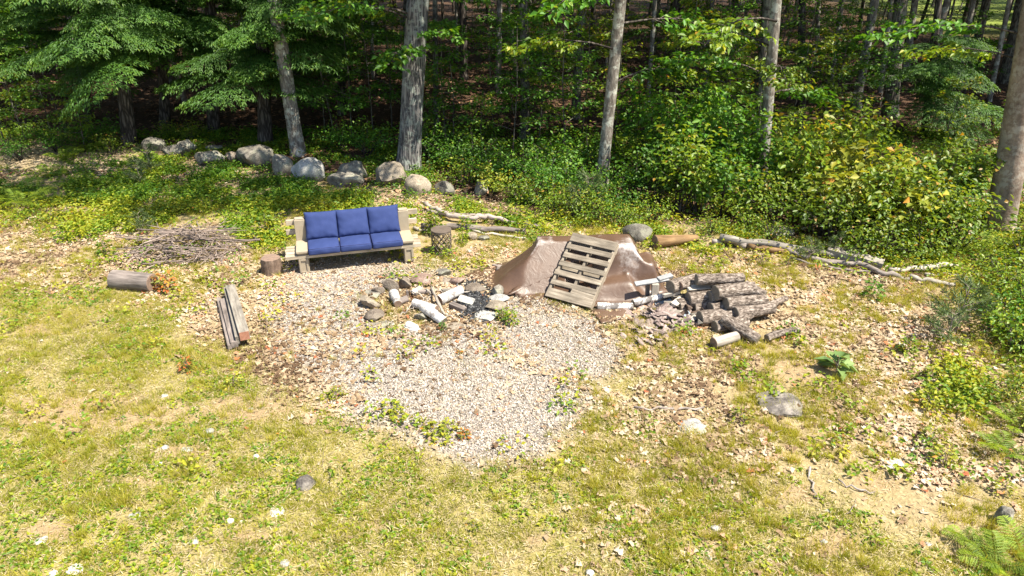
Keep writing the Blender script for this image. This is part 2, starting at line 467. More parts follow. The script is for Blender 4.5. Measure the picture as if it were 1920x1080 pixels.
def m_ground():
    m, nt, bs, out = newmat('clearing_ground')
    co = coords(nt)
    def nz(s, d=6, r=.65):
        n = N(nt, 'TexNoise', Scale=s, Detail=d, Roughness=r); L(nt, co, n.inputs['Vector']); return n.outputs[0]
    def vor(s, out='Color'):
        n = N(nt, 'TexVoronoi', Scale=s); L(nt, co, n.inputs['Vector']); return n.outputs[out]
    a, b, f = nz(1.3), nz(14, 6, .75), nz(70, 4, .7)
    soil = ramp(nt, b, [(.28, (.17, .125, .062)), (.5, (.29, .222, .115)), (.72, (.40, .31, .175))])
    green = ramp(nt, f, [(.3, (.16, .155, .03)), (.7, (.36, .315, .085))])
    soil = mixc(nt, math_(nt, 'MULTIPLY', attr(nt, 'grass'), ramp(nt, a, [(.3, .25), (.65, .75)])), soil, green)
    dirt = ramp(nt, b, [(.3, (.23, .155, .08)), (.7, (.36, .265, .15))])
    soil = mixc(nt, attr(nt, 'dirt'), soil, dirt)
    sep = N(nt, 'SeparateColor'); L(nt, vor(24), sep.inputs[0])
    lit = ramp(nt, sep.outputs[0], [(0, (.11, .075, .042)), (.4, (.26, .19, .115)), (.8, (.42, .33, .22)), (1, (.54, .45, .33))])
    c = mixc(nt, attr(nt, 'litter'), soil, lit)
    sg = N(nt, 'SeparateColor'); L(nt, vor(48), sg.inputs[0])
    gr = ramp(nt, sg.outputs[0], [(0, (.10, .085, .072)), (.5, (.24, .21, .185)), (1, (.40, .36, .32))])
    c = mixc(nt, attr(nt, 'gravel'), c, gr)
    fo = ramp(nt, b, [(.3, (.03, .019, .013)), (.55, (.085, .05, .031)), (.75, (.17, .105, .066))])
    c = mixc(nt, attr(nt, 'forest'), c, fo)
    c = mixc(nt, attr(nt, 'ash'), c, ramp(nt, f, [(.35, (.012, .012, .013)), (.7, (.07, .066, .062))]))
    yard = ramp(nt, b, [(.3, (.11, .16, .03)), (.7, (.22, .25, .05))])
    c = mixc(nt, attr(nt, 'yard'), c, yard)
    L(nt, c, bs.inputs['Base Color'])
    bs.inputs['Roughness'].default_value = .95; bs.inputs['Specular IOR Level'].default_value = .1
    h = mixc(nt, .5, b, vor(40, 'Distance'))
    bump(nt, bs, h, .8, .02)
    return m
M['ground'] = m_ground()

# ---------------------------------------------------------------- what covers the ground where
def sdist(poly, u, v):         # > 0 inside, in photo pixels along the ground plan
    P = np.array(poly, float); n = len(P)
    d = np.full(u.shape, 1e9); ins = np.zeros(u.shape, bool)
    for i in range(n):
        a = P[i]; b = P[(i + 1) % n]
        e = b - a
        t = np.clip(((u - a[0]) * e[0] + (v - a[1]) * e[1]) / (e @ e), 0, 1)
        d = np.minimum(d, np.hypot(u - a[0] - t * e[0], (v - a[1] - t * e[1]) * 1.6))
        c = ((a[1] > v) != (b[1] > v)) & (u < (b[0] - a[0]) * (v - a[1]) / (b[1] - a[1] + 1e-9) + a[0])
        ins ^= c
    return np.where(ins, d, -d)

GRAVEL = [(560, 500), (750, 478), (850, 500), (1000, 560), (1120, 600), (1180, 660), (1150, 720), (1085, 790), (1020, 850), (890, 858), (790, 840), (690, 800), (620, 720), (540, 670), (480, 600), (500, 545)]
CLEAN = [(720, 690), (840, 640), (960, 690), (1080, 745), (1075, 795), (1010, 850), (880, 850), (760, 800), (690, 770)]
PIT = [(690, 560), (720, 535), (800, 520), (860, 525), (930, 545), (950, 575), (900, 605), (800, 622), (700, 605)]
CLEAN2 = [(1000, 590), (1090, 610), (1170, 650), (1150, 715), (1040, 690), (960, 650)]
CLEAN3 = [(530, 545), (680, 500), (700, 550), (640, 620), (540, 660)]
LITTER = [[(-200, 400), (130, 400), (270, 440), (430, 430), (480, 480), (560, 470), (560, 560), (520, 650), (600, 720), (700, 770), (600, 790), (470, 690), (330, 620), (260, 520), (120, 540), (-200, 540)],
          [(560, 610), (760, 630), (1000, 680), (1200, 730), (1190, 775), (980, 705), (760, 665), (560, 680)],
          [(700, 530), (860, 520), (940, 590), (860, 640), (720, 620)],
          [(860, 460), (950, 470), (930, 520), (800, 500)],
          [(1130, 580), (1260, 560), (1400, 640), (1330, 750), (1190, 740), (1100, 640)],
          [(1200, 455), (1400, 470), (1700, 520), (1800, 600), (1850, 720), (1650, 720), (1480, 680), (1400, 560), (1270, 520)],
          [(1100, 740), (1320, 720), (1480, 800), (1500, 960), (1330, 900), (1150, 840)],
          [(1480, 700), (1900, 720), (2200, 700), (2200, 900), (1700, 900), (1560, 820)],
          [(640, 330), (950, 360), (960, 400), (760, 400)], [(300, 310), (540, 330), (540, 350), (300, 330)], [(-200, 262), (240, 270), (330, 300), (250, 325), (60, 335), (-200, 335)]]
DIRT = [(140, 775, 185, 52), (490, 772, 100, 36), (1530, 690, 80, 40), (1340, 1000, 35, 60), (470, 1005, 60, 16), (90, 1000, 60, 22), (1650, 900, 50, 25), (1560, 1020, 60, 30), (360, 850, 60, 14), (700, 985, 45, 12), (1205, 960, 40, 16), (1450, 690, 50, 22), (1700, 620, 70, 40), (60, 620, 40, 12), (260, 905, 50, 10), (1000, 1010, 40, 14), (1500, 930, 40, 18)]
EDGE = ([-600, 0, 250, 450, 600, 800, 950, 1100, 1300, 1500, 1700, 1920, 2600], [250, 262, 285, 318, 345, 372, 392, 408, 430, 455, 470, 480, 470])

def sm(a, b, x): 
    t = np.clip((x - a) / (b - a), 0, 1); return t * t * (3 - 2 * t)

def zones(X, Y):
    X = np.asarray(X, float); Y = np.asarray(Y, float)
    u, v = proj(X, Y)
    nb = (fbm(X * 1.1, Y * 1.1, 21) - .5); nf = (fbm(X * 4.5, Y * 4.5, 31) - .5)
    wob = nb * 90 + nf * 60
    near = Y > 2.5
    g = sm(-62, 42, sdist(GRAVEL, u, v) - 12 + wob * 1.15)
    cl = np.maximum.reduce([sm(-15, 20, sdist(p, u, v) + wob * .5) for p in (CLEAN, CLEAN2)])
    pit = sm(-8, 8, sdist(PIT, u, v) + nf * 14)
    g = g * (1 - pit)
    lt = np.maximum.reduce([sm(-30, 30, sdist(p, u, v) + wob) for p in LITTER])
    lt = np.clip(lt * (1 - .7 * cl) * (.45 + .75 * sm(-.2, .2, nb * .7 + nf)) + (.4 * sm(.0, .25, nb + nf) * (1 - cl) * (u > 1050)), 0, 1)
    ash = 1 - sm(.6, 1.15, np.hypot((u - 889) / 26, (v - 566) / 38) + nf * .5)
    lt = np.maximum(lt * (1 - .55 * sm(.0, .25, nb + .4 * nf) * g), .8 * pit) * (1 - ash)
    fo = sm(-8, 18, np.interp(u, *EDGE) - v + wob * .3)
    d = np.zeros_like(u)
    for du, dv, ru, rv in DIRT:
        d = np.maximum(d, 1 - sm(.5, 1.2, np.hypot((u - du) / ru, (v - dv) / rv) + wob / 120))
    lawn = np.maximum(sm(-60, 60, sdist([(-3000, 590), (200, 600), (380, 660), (520, 740), (700, 810), (860, 862), (1050, 860), (1130, 800), (1500, 880), (1700, 1000), (2300, 1200), (2300, 3000), (-3000, 3000)], u, v) + wob),
                      sm(-30, 30, sdist([(-200, 520), (200, 540), (350, 590), (380, 680), (0, 760), (-200, 760)], u, v) + wob))
    patch = sm(.02, .2, fbm(X * 1.5, Y * 1.5, 55) - .5)
    gs = np.clip(np.maximum(lawn * (.72 + .4 * sm(-.18, .12, nb + .5 * nf)), .85 * patch * (1 - .25 * lt)) * (1 - .78 * d) * (1 - .9 * g) * (1 - fo), 0, 1)
    gs = np.where(near, gs, .8)
    z = near.astype(float)
    return dict(gravel=g * z, clean=cl * z, litter=lt * z * (1 - .55 * lawn), forest=fo * z, dirt=d * z, grass=gs, u=u, v=v, lawn=lawn, ash=ash * z)

# ---------------------------------------------------------------- ground sheet
def axis(lo, hi, a, b, step, grow=1.22):
    c = list(np.arange(a, b + 1e-6, step))
    s = step; x = a
    while x > lo: s *= grow; x -= s; c.insert(0, x)
    s = step; x = b
    while x < hi: s *= grow; x += s; c.append(x)
    return np.array(c)
ax = axis(-260, 260, -12.5, 12.5, .085); ay = axis(-60, 320, 2.8, 18.0, .085)
GXm, GYm = np.meshgrid(ax, ay)
gx, gy = GXm.ravel(), GYm.ravel()
zn = zones(gx, gy)
yard = sm(40, 48, gy + (fbm(gx * .1, gy * .1, 5) - .5) * 8) * sm(25, 31, gx - .25 * (gy - 47))
nx_, ny_ = len(ax), len(ay)
idx = np.arange(nx_ * ny_).reshape(ny_, nx_)
GF = np.stack([idx[:-1, :-1], idx[:-1, 1:], idx[1:, 1:], idx[1:, :-1]], -1).reshape(-1, 4)
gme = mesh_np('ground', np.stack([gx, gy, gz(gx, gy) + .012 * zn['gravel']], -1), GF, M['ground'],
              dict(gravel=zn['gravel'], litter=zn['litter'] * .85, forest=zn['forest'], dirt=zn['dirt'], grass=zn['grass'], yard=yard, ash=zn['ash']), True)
tag(obj('ground', gme), 'rough clearing floor of thin grass, gravel and bare soil', 'ground', kind='structure')

# ---------------------------------------------------------------- leaf cards
def unit(a): return a / np.maximum(np.linalg.norm(a, axis=-1, keepdims=True), 1e-9)

def cards(P, D, Nn, Ln, W, fold=.25, droop=.12, r=None):
    n = len(P)
    D = unit(D); S = unit(np.cross(D, Nn)); Nn = np.cross(S, D)
    Ln = np.broadcast_to(np.asarray(Ln, float), (n,))[:, None]; W = np.broadcast_to(np.asarray(W, float), (n,))[:, None]
    mid = P + D * Ln * .45
    V = np.stack([P, mid + S * W * .5 + Nn * W * fold, P + D * Ln - Nn * Ln * droop, mid - S * W * .5 + Nn * W * fold], 1).reshape(-1, 3)
    b = np.arange(n)[:, None] * 4
    F = np.concatenate([b + np.array([0, 1, 2]), b + np.array([0, 2, 3])], 0)
    if r is None: r = rng.random(n)
    return V, F, np.repeat(r, 4)

def join(parts):
    V = []; F = []; A = []; n = 0
    for v, f, a in parts:
        V.append(v); F.append(f + n); A.append(a); n += len(v)
    return np.concatenate(V), np.concatenate(F), np.concatenate(A)

def rdir(n, zbias=0., zs=1.):
    d = rng.normal(size=(n, 3)); d[:, 2] = d[:, 2] * zs + zbias
    return unit(d)

# ---------------------------------------------------------------- trees: trunks
def trunk_mesh(name, h, r0, r1, m, seed=0, sides=14, segs=26, bend=(0, 0), wig=.05, flare=.35, twigs=0):
    rs = random.Random(seed)
    V = []; F = []
    for i in range(segs + 1):
        t = (i / segs) ** 1.3; z = t * h
        r = r0 + (r1 - r0) * t
        r *= 1 + flare * math.exp(-z / .22)
        cx = bend[0] * t + wig * math.sin(z * .9 + seed) * t; cy = bend[1] * t + wig * math.cos(z * .7 + seed * 2) * t
        for k in range(sides):
            a = 2 * math.pi * k / sides
            rr = r * (1 + .06 * mnoise.noise((math.cos(a) * 1.5, math.sin(a) * 1.5, z * 1.1 + seed * 7)) + flare * .3 * math.exp(-z / .15) * math.cos(5 * a + seed))
            V.append((cx + math.cos(a) * rr, cy + math.sin(a) * rr, z - .06))
    for i in range(segs):
        for k in range(sides):
            F.append((i * sides + k, i * sides + (k + 1) % sides, (i + 1) * sides + (k + 1) % sides, (i + 1) * sides + k))
    F.append(tuple(range(segs * sides, (segs + 1) * sides)))
    mb = MB().add(V, F)
    for _ in range(twigs):
        z = rs.uniform(1.2, 4.8); t = z / h; a = rs.uniform(0, 6.28); l = rs.uniform(.4, 1.3)
        b = Vector((bend[0] * t, bend[1] * t, z)); d = Vector((math.cos(a), math.sin(a), rs.uniform(-.25, .35)))
        mb.tube([b, b + d * l * .5, b + d * l + Vector((0, 0, rs.uniform(-.25, .15)))], [.016, .011, .004], 4, False)
    return mb.mesh(name, m, True)

def canopy_mesh(name, rx, rz, nclump, per, size, seed, m):
    c = rdir(nclump) * (rng.random((nclump, 1)) ** .4) * np.array([rx, rx, rz])
    c = np.repeat(c, per, 0)
    n = len(c)
    P = c + rng.normal(size=(n, 3)) * np.array([.42, .42, .28])
    V, F, A = cards(P, rdir(n, -.1, .5), rdir(n, 1.3), size * rng.uniform(.7, 1.2, n), size * .62, .2, .15)
    return mesh_np(name, V, F, m, dict(rnd=A))

canopies = [canopy_mesh('canopy_foliage', 3.1, 2.6, 46, 52, .25, s, M['leaf_canopy']) for s in range(3)]

dense = [canopy_mesh('canopy_foliage', 3.3, 2.6, 90, 46, .26, 20 + s, M['leaf_canopy']) for s in range(2)]
# a few parts on a named tree standing at photo foot (u,v), width w px at foot, top at (ut,0)
def tree(u, v, w, ut, mat_, label, h=12.5, kind='tree', crown=None, seed=1, cat='tree', wtop=.8, twigs=0, flare=.3, name='forest_tree', vt=0, grp=None):
    p = GG(u, v)
    s = ppm(p); r = w / s / 2
    q = GY(ut, vt, p.y + .15)
    k = (q - p) / max(q.z - p.z, .5)
    bend = (k.x * h * .75, k.y * h)
    hh = q.z - p.z
    # bend so that the axis passes the upper point
    bend = (k.x * h, k.y * h)
    e = empty(name, p, 0, label, cat, grp)
    obj('trunk', trunk_mesh('trunk', h, r, r * .45, mat_, seed, bend=bend, wig=.03, flare=flare, twigs=twigs, segs=30), e)
    for c in (crown or []):
        cx, cy, cz, s_ = c
        o = obj('crown', canopies[seed % 3], e, (cx - p.x, cy - p.y, cz - p.z), (0, 0, seed), s_)
    return e

tree(765, 318, 44, 783, M['bark_oak'], 'thick grey oak trunk behind the tan pointed boulder', crown=[(-3.2, 12.5, 8, .62), (-.9, 12.7, 7.6, .55), (-1, 19.5, 11.5, 1.2)], seed=3)
tree(560, 290, 27, 514, M['bark_grey'], 'slim grey trunk leaning over the boulder row, hemlock bough across it', crown=[(-6, 20.2, 10, 1.2), (-5.6, 12.9, 8.5, .68), (-8.2, 12.9, 8.8, .6)], seed=4)
tree(1127, 352, 23, 1163, M['bark_grey'], 'pale lichen spotted trunk rising right behind the tarp', crown=[(1.7, 16.4, 9.5, 1.15), (3, 18, 11, 1.)], seed=5)
tree(1428, 345, 21, 1456, M['bark_grey'], 'straight grey trunk rising out of the bright green thicket', crown=[(6.4, 18, 9.5, 1.2)], seed=6)
tree(1874, 432, 50, 1948, M['bark_tan'], 'stout tan trunk leaning right at the right end of the thicket', crown=[(12.6, 15.5, 11, 1.2)], seed=7, flare=.15)
tree(1604, 203, 17, 1641, M['bark_grey'], 'slim pale crooked trunk left of the wide mossy trunk', crown=[(12, 24, 9, 1.2)], seed=8)
tree(1668, 218, 27, 1690, M['bark_forest'], 'wide mossy dark trunk between two slim pale trunks', crown=[(13.2, 22, 10, 1.2)], seed=9)
tree(1697, 150, 13, 1716, M['bark_grey'], 'thin pale trunk just right of the wide mossy trunk', crown=[(17, 28, 9, 1.2)], seed=10)
tree(1733, 175, 13, 1776, M['bark_grey'], 'thin grey trunk slanting right above the dark bough', crown=[(17, 25, 9, 1.2)], seed=11)
tree(1884, 155, 22, 1916, M['bark_forest'], 'brown trunk in the shade behind the stout tan trunk', crown=[(22, 27, 9, 1.2)], seed=12)
tree(1818, 140, 16, 1850, M['bark_forest'], 'dark slanting trunk beside the bright gap in the woods', crown=[(21, 29, 9, 1.2)], seed=13)
tree(1078, 222, 17, 1092, M['bark_forest'], 'brown shaded trunk left of the lichen spotted trunk', crown=[(2, 21, 9, 1.2)], seed=14)
tree(934, 175, 11, 937, M['bark_grey'], 'thin light trunk standing straight in the dark mid woods', crown=[(-.5, 26, 9, 1.2)], seed=15)
tree(870, 150, 15, 868, M['bark_dark'], 'near black trunk deep in the dark gap right of the oak', crown=[(-2, 28, 9, 1.2)], seed=16)
tree(818, 232, 10, 815, M['bark_forest'], 'thin brown trunk close to the right of the thick oak', crown=[(-2.6, 21, 9, 1.)], seed=17)
tree(1262, 160, 16, 1270, M['bark_dark'], 'dark trunk standing right of the lichen spotted trunk', crown=[(6.5, 26, 9, 1.2)], seed=18)
tree(1500, 210, 15, 1505, M['bark_dark'], 'black trunk in shade right of the thicket trunk', crown=[(9.5, 23, 9, 1.2)], seed=19)

def limb_mesh(seed, length, leaf, m, nl=230):
    rs = random.Random(seed); st = MB(); P = []; D = []; A = []
    ax_ = [Vector((length * t, .08 * math.sin(t * 4 + seed), .28 * math.sin(t * 2.0) - .34 * t * t)) for t in (0, .25, .5, .75, 1)]
    st.tube(ax_, [.022, .017, .012, .008, .003], 5, False)
    tw = []
    for k in range(11):
        t = .25 + .75 * (k + rs.random()) / 11; i = min(3, int(t * 4)); b = ax_[i].lerp(ax_[i + 1], t * 4 - i)
        a = (1 if k % 2 else -1) * rs.uniform(.5, 1.2); l = rs.uniform(.3, .6) * (1.25 - .6 * t) * length * .55
        d = Vector((math.cos(a), math.sin(a), rs.uniform(-.25, .2)))
        st.tube([b, b + d * l * .5, b + d * l + Vector((0, 0, -.08))], [.008, .005, .002], 4, False); tw.append((b, d, l, a))
    for _ in range(nl):
        b, d, l, a = rs.choice(tw); q = rs.uniform(.25, 1.1)
        P.append(b + d * l * q + Vector((rs.gauss(0, .05), rs.gauss(0, .06), rs.gauss(-.02, .04)))); aa = a + rs.gauss(0, .8)
        D.append((math.cos(aa), math.sin(aa), rs.gauss(-.3, .25))); A.append(min(1, max(0, rs.gauss(.5, .25))))
    n = len(P)
    V, F, R_ = cards(np.array(P), np.array(D), rdir(n, 2.0), leaf * rng.uniform(.6, 1.3, n), leaf * .62, .2, .2, np.array(A))
    sV = np.array([tuple(v) for v in st.V]); Fq = np.array(st.F)
    lm = mesh_np('leafy_branch', np.concatenate([V, sV]), np.concatenate([F, np.concatenate([Fq[:, [0, 1, 2]], Fq[:, [0, 2, 3]]]) + len(V)]), M[m], dict(rnd=np.concatenate([R_, np.zeros(len(sV))])))
    lm.materials.append(M['bark_dark'])
    lm.polygons.foreach_set('material_index', np.concatenate([np.zeros(len(F), np.int32), np.ones(2 * len(Fq), np.int32)]))
    return lm
LIMB = [limb_mesh(1, 1.6, .13, 'leaf_green'), limb_mesh(2, 2.0, .12, 'leaf_bright', 260), limb_mesh(3, 1.3, .12, 'leaf_green', 200), limb_mesh(4, 2.3, .12, 'leaf_green', 300)]
rl = random.Random(31)
named_trees = [o for o in COL.objects if o.name.startswith('forest_tree')]
for tr_, spec in ((0, [(2.6, -1.7, 0), (2.9, -.6, 2), (3.3, 3.4, 1), (3.8, .2, 3), (3.4, -2.4, 3)]), (1, [(3.4, .4, 3), (3.9, -.9, 1), (4.2, 3.0, 0)]), (2, [(2.9, 3.2, 1), (3.4, .3, 3), (3.9, -2.4, 0), (2.2, .2, 2), (3.6, 2.6, 3)]),
                  (3, [(2.5, -1.7, 1), (2.3, 3.3, 3), (2.9, 2.7, 1), (3.4, -2.4, 1), (1.9, .5, 0)]), (4, [(3.4, 3.0, 3), (3.0, 2.4, 1)]), (5, [(1.5, -1.8, 3)]), (6, [(1.3, -1.2, 3)]),
                  (8, [(1.2, -1.4, 3), (1.5, .2, 3)]), (9, [(1.3, 3.1, 3)]), (11, [(2.2, -1.6, 1), (2.6, .2, 1), (2.9, 3.0, 3), (1.6, 2.6, 0)]), (12, [(2.4, .5, 1), (1.9, 3.3, 3)]), (13, [(2.3, -.6, 3), (1.8, 3.0, 1)]), (14, [(2.2, .3, 1), (2.7, -1.3, 0), (1.7, 3.0, 2)]), (15, [(2.2, .2, 1), (1.9, 3.3, 3), (2.7, -1., 1)]), (16, [(2.1, -1.6, 3), (1.7, .4, 3)])):
    e = named_trees[tr_]; me_t = [c for c in e.children if c.name.startswith('trunk')][0].data
    for z_, az, k in spec:
        cs = [v.co for v in me_t.vertices if abs(v.co.z - z_) < .35]
        cx = sum(c.x for c in cs) / len(cs); cy = sum(c.y for c in cs) / len(cs)
        obj('leafy_branch', LIMB[k], e, (cx, cy, z_), (rl.gauss(0, .15), rl.uniform(-.2, .1), az), rl.uniform(.85, 1.2))

for i_, (u, v, w, ut, lab) in enumerate([(1650, 175, 9, 1672, 'thin light trunk slanting between the crooked pale and the wide mossy trunk'), (1558, 165, 8, 1580, 'thin pale trunk left of the crooked pale trunk'), (1792, 165, 11, 1826, 'thin light slanting trunk left of the dark slanting trunk'),
        (1530, 120, 8, 1536, 'very thin pale trunk right of the black shaded trunk'), (1855, 190, 9, 1893, 'thin grey trunk slanting left of the shaded brown trunk'), (1320, 175, 8, 1335, 'thin pale trunk left of the thicket trunk'), (1215, 190, 9, 1228, 'thin light trunk right of the lichen spotted trunk'), (1010, 160, 8, 1016, 'thin pale trunk in the dark gap left of the brown shaded trunk')]):
    tree(u, v, w, ut, M['bark_grey'], lab, crown=[(G(u, v).x, G(u, v).y + 2, 10, .8)], seed=50 + i_, flare=.1)

# hemlocks at the left: trunk, boughs, crown
def bough_mesh(seed, length):
    P = []; D = []; Nn = []; Ln = []; A = []
    mb_pts = []
    nseg = int(length / .065)
    for i in range(nseg):
        t = (i + .5) / nseg; x = t * length
        z = .12 * math.sin(t * 2.2) - .2 * t * t * length
        wid = length * .42 * (math.sin(math.pi * min(1, t * .92 + .08)) ** .8) * rng.uniform(.7, 1.1)
        for sgn in (-1, 1):
            m_ = max(2, int(wid / .045))
            a = rng.uniform(.75, 1.1)
            dx, dy = math.cos(a), math.sin(a) * sgn
            for j in range(m_):
                q = (j + .6) / m_ * wid
                p = np.array([x + dx * q, dy * q, z - .3 * q * q - .05 * q + rng.normal() * .02])
                for s2 in (-1, 1):
                    a2 = a * sgn + s2 * rng.uniform(.4, .9)
                    P.append(p); D.append([math.cos(a2), math.sin(a2), -.25 - .3 * q + rng.normal() * .15]); Nn.append([rng.normal() * .3, rng.normal() * .3, 1])
                    Ln.append(rng.uniform(.06, .105)); A.append(min(1, max(0, .2 + .55 * q / max(wid, .1) * rng.random() + .45 * t * rng.random())))
    V, F, R_ = cards(np.array(P), np.array(D), np.array(Nn), np.array(Ln), .026, .15, .2, np.array(A))
    sp = MB().tube([(0, 0, 0), (length * .5, 0, .08), (length * .9, 0, -.2 * length)], [.018, .011, .004], 4, False)
    n = len(V)
    V = np.concatenate([V, np.array([tuple(v) for v in sp.V])]); 
    Fq = np.array(sp.F); Ft = np.concatenate([Fq[:, [0, 1, 2]], Fq[:, [0, 2, 3]]]) + n
    return mesh_np('bough', V, np.concatenate([F, Ft]), M['needle_hemlock'], dict(rnd=np.concatenate([R_, np.zeros(len(sp.V))])))
boughs = [bough_mesh(k, l) for k, l in enumerate((1.5, 1.9, 2.3))]

def hemlock(u, v, w, ut, label, nb=26, z0=1.5, z1=5.2, scale=1., seed=1, mat_='bark_dark', crown=True, toward=None):
    rs = random.Random(seed); nb = int(nb * .72); z0 = z0 + (.75 if crown else .1)
    p = GG(u, v); r = w / ppm(p) / 2
    q = GY(ut, 0, p.y); k = (q - p) / (q.z - p.z)
    e = empty('hemlock_tree', p, 0, label, 'tree', 'hemlocks at the left of the clearing')
    obj('trunk', trunk_mesh('trunk', 11, r, r * .4, M[mat_], seed, bend=(k.x * 11, 0), wig=.04, flare=.25, twigs=7), e)
    for i in range(nb):
        z = z0 + (z1 - z0) * (i + rs.random()) / nb
        a = rs.uniform(0, 6.28) if toward is None or rs.random() < .3 else toward + rs.gauss(0, .9)
        obj('bough', boughs[rs.randrange(3)], e, (k.x * z, 0, z), (rs.gauss(0, .12), rs.uniform(-.08, .2), a), scale * rs.uniform(.75, 1.2))
    if crown:
        obj('crown', canopies[seed % 3], e, (k.x * 8, 1.2, 10.4), (0, 0, seed), (.62, .62, 1.0))
    return e
hemlock(243, 272, 26, 213, 'dark hemlock standing left of the first boulders', 34, 1.35, 4.6, 1.15, 21, toward=-1.6)
hemlock(309, 232, 19, 300, 'dark slim hemlock behind the small boulders', 26, 1.5, 5, 1.1, 22, toward=-1.4)
hemlock(400, 245, 22, 392, 'hemlock with a black trunk behind the round grey boulder', 30, 1.7, 5, 1.1, 23, toward=-1.2)
hemlock(497, 268, 26, 488, 'dark hemlock whose low bough reaches over the slim grey trunk', 38, .75, 4.4, 1.2, 24, toward=-.85)
hemlock(165, 225, 13, 150, 'hemlock at the far left with low dark boughs', 30, .9, 4.6, 1.1, 25, toward=-1.5)
hemlock(40, 200, 18, 10, 'hemlock at the left edge behind light green saplings', 26, 1., 4.6, 1.1, 26, toward=-1.4)
hemlock(640, 215, 16, 640, 'hemlock between the slim grey trunk and the oak', 24, 1.2, 4.8, 1.0, 27)
hemlock(-130, 240, 24, -190, 'hemlock at the outermost left, mostly outside the view', 24, 1.0, 5, 1.1, 28)
hemlock(1735, 250, 14, 1760, 'young hemlock with flat dark boughs left of the stout tan trunk', 26, .6, 2.7, .9, 29, toward=-1.7, crown=False)

# the woods behind: trunks one can still tell apart
deep_trunks = [trunk_mesh('trunk', 11.5, r, r * .5, M[m_], 40 + i, sides=8, segs=12, bend=b, wig=.12, flare=.2, twigs=tw)
               for i, (r, m_, b, tw) in enumerate([(.12, 'bark_forest', (.5, 0), 6), (.10, 'bark_dark', (-.2, .2), 8), (.15, 'bark_dark', (.2, 0), 5), (.08, 'bark_grey', (.9, .2), 3), (.11, 'bark_forest', (-.6, 0), 7), (.055, 'bark_grey', (.5, .3), 5)])]
DEEPL = 'bare lower trunk of a tree standing deep in the shaded woods'
pts = [(o.location.x, o.location.y) for o in COL.objects if o.get('category') == 'tree']
deep = []
rs = random.Random(5)
tries = 0
while len(deep) < 270 and tries < 30000:
    tries += 1
    y = 18.5 + 66 * rs.random() ** .8
    x = rs.uniform(-(8 + .85 * y), 12 + .85 * y)
    md = 2.3 + .032 * y
    if y > 40 and x > 25 + .25 * (y - 47) and rs.random() < .93: continue
    if all((x - a) ** 2 + (y - b) ** 2 > md * md for a, b in pts):
        pts.append((x, y)); deep.append((x, y))
for i, (x, y) in enumerate(deep):
    e = empty('woodland_tree', (x, y, float(gz(x, y))), rs.uniform(0, 6.28), DEEPL, 'tree', 'trees deep in the woods')
    k = rs.choice([0, 0, 1, 1, 2, 3, 4, 4, 5])
    s = rs.uniform(.8, 1.3)
    obj('trunk', deep_trunks[k], e, (0, 0, 0), (rs.gauss(0, .03), rs.gauss(0, .03), 0), (s, s, 1))
    obj('crown', dense[i % 2] if y > 20.5 else canopies[i % 3], e, (rs.uniform(-.6, .6), rs.uniform(-.6, .6), rs.uniform(7.2, 9.5)), (0, 0, rs.uniform(0, 6)), (rs.uniform(.85, 1.15),) * 2 + (rs.uniform(.9, 1.2),))

# ---------------------------------------------------------------- saplings and shrubs
def sapling_meshes(seed, h, nb, reach, leaf, m, z_lo=.2):
    st = MB()
    rs = random.Random(seed)
    top = Vector((rs.uniform(-.3, .3), rs.uniform(-.3, .3), h))
    st.tube([(0, 0, -.05), top * .5 + Vector((rs.uniform(-.1, .1), rs.uniform(-.1, .1), 0)), top], [.022, .015, .005], 5, False)
    P = []; D = []; A = []
    for b in range(nb):
        t = z_lo + (1 - z_lo) * (b + rs.random()) / nb
        o = top * t
        a = b * 2.4 + rs.uniform(-.5, .5); l = reach * (1.15 - .75 * t) * rs.uniform(.6, 1.15)
        d = Vector((math.cos(a), math.sin(a), rs.uniform(.05, .45)))
        st.tube([o, o + d * l * .5, o + d * l + Vector((0, 0, -.12 * l))], [.009, .006, .002], 4, False)
        nl = int(26 + 46 * l)
        for _ in range(nl):
            q = rs.uniform(.18, 1.05); side = rs.gauss(0, .17 * (1.15 - .4 * q))
            p = o + d * l * q + Vector((-math.sin(a) * side, math.cos(a) * side, rs.gauss(0, .045) - .12 * l * q * q))
            P.append(p); aa = a + rs.gauss(0, .9)
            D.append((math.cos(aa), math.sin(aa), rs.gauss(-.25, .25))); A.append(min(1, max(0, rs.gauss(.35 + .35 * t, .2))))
    n = len(P)
    V, F, R_ = cards(np.array(P), np.array(D), rdir(n, 2.2), leaf * rng.uniform(.65, 1.25, n), leaf * .58, .18, .15, np.array(A))
    return st.mesh('stem', M['bark_forest']), mesh_np('foliage', V, F, M[m], dict(rnd=R_))

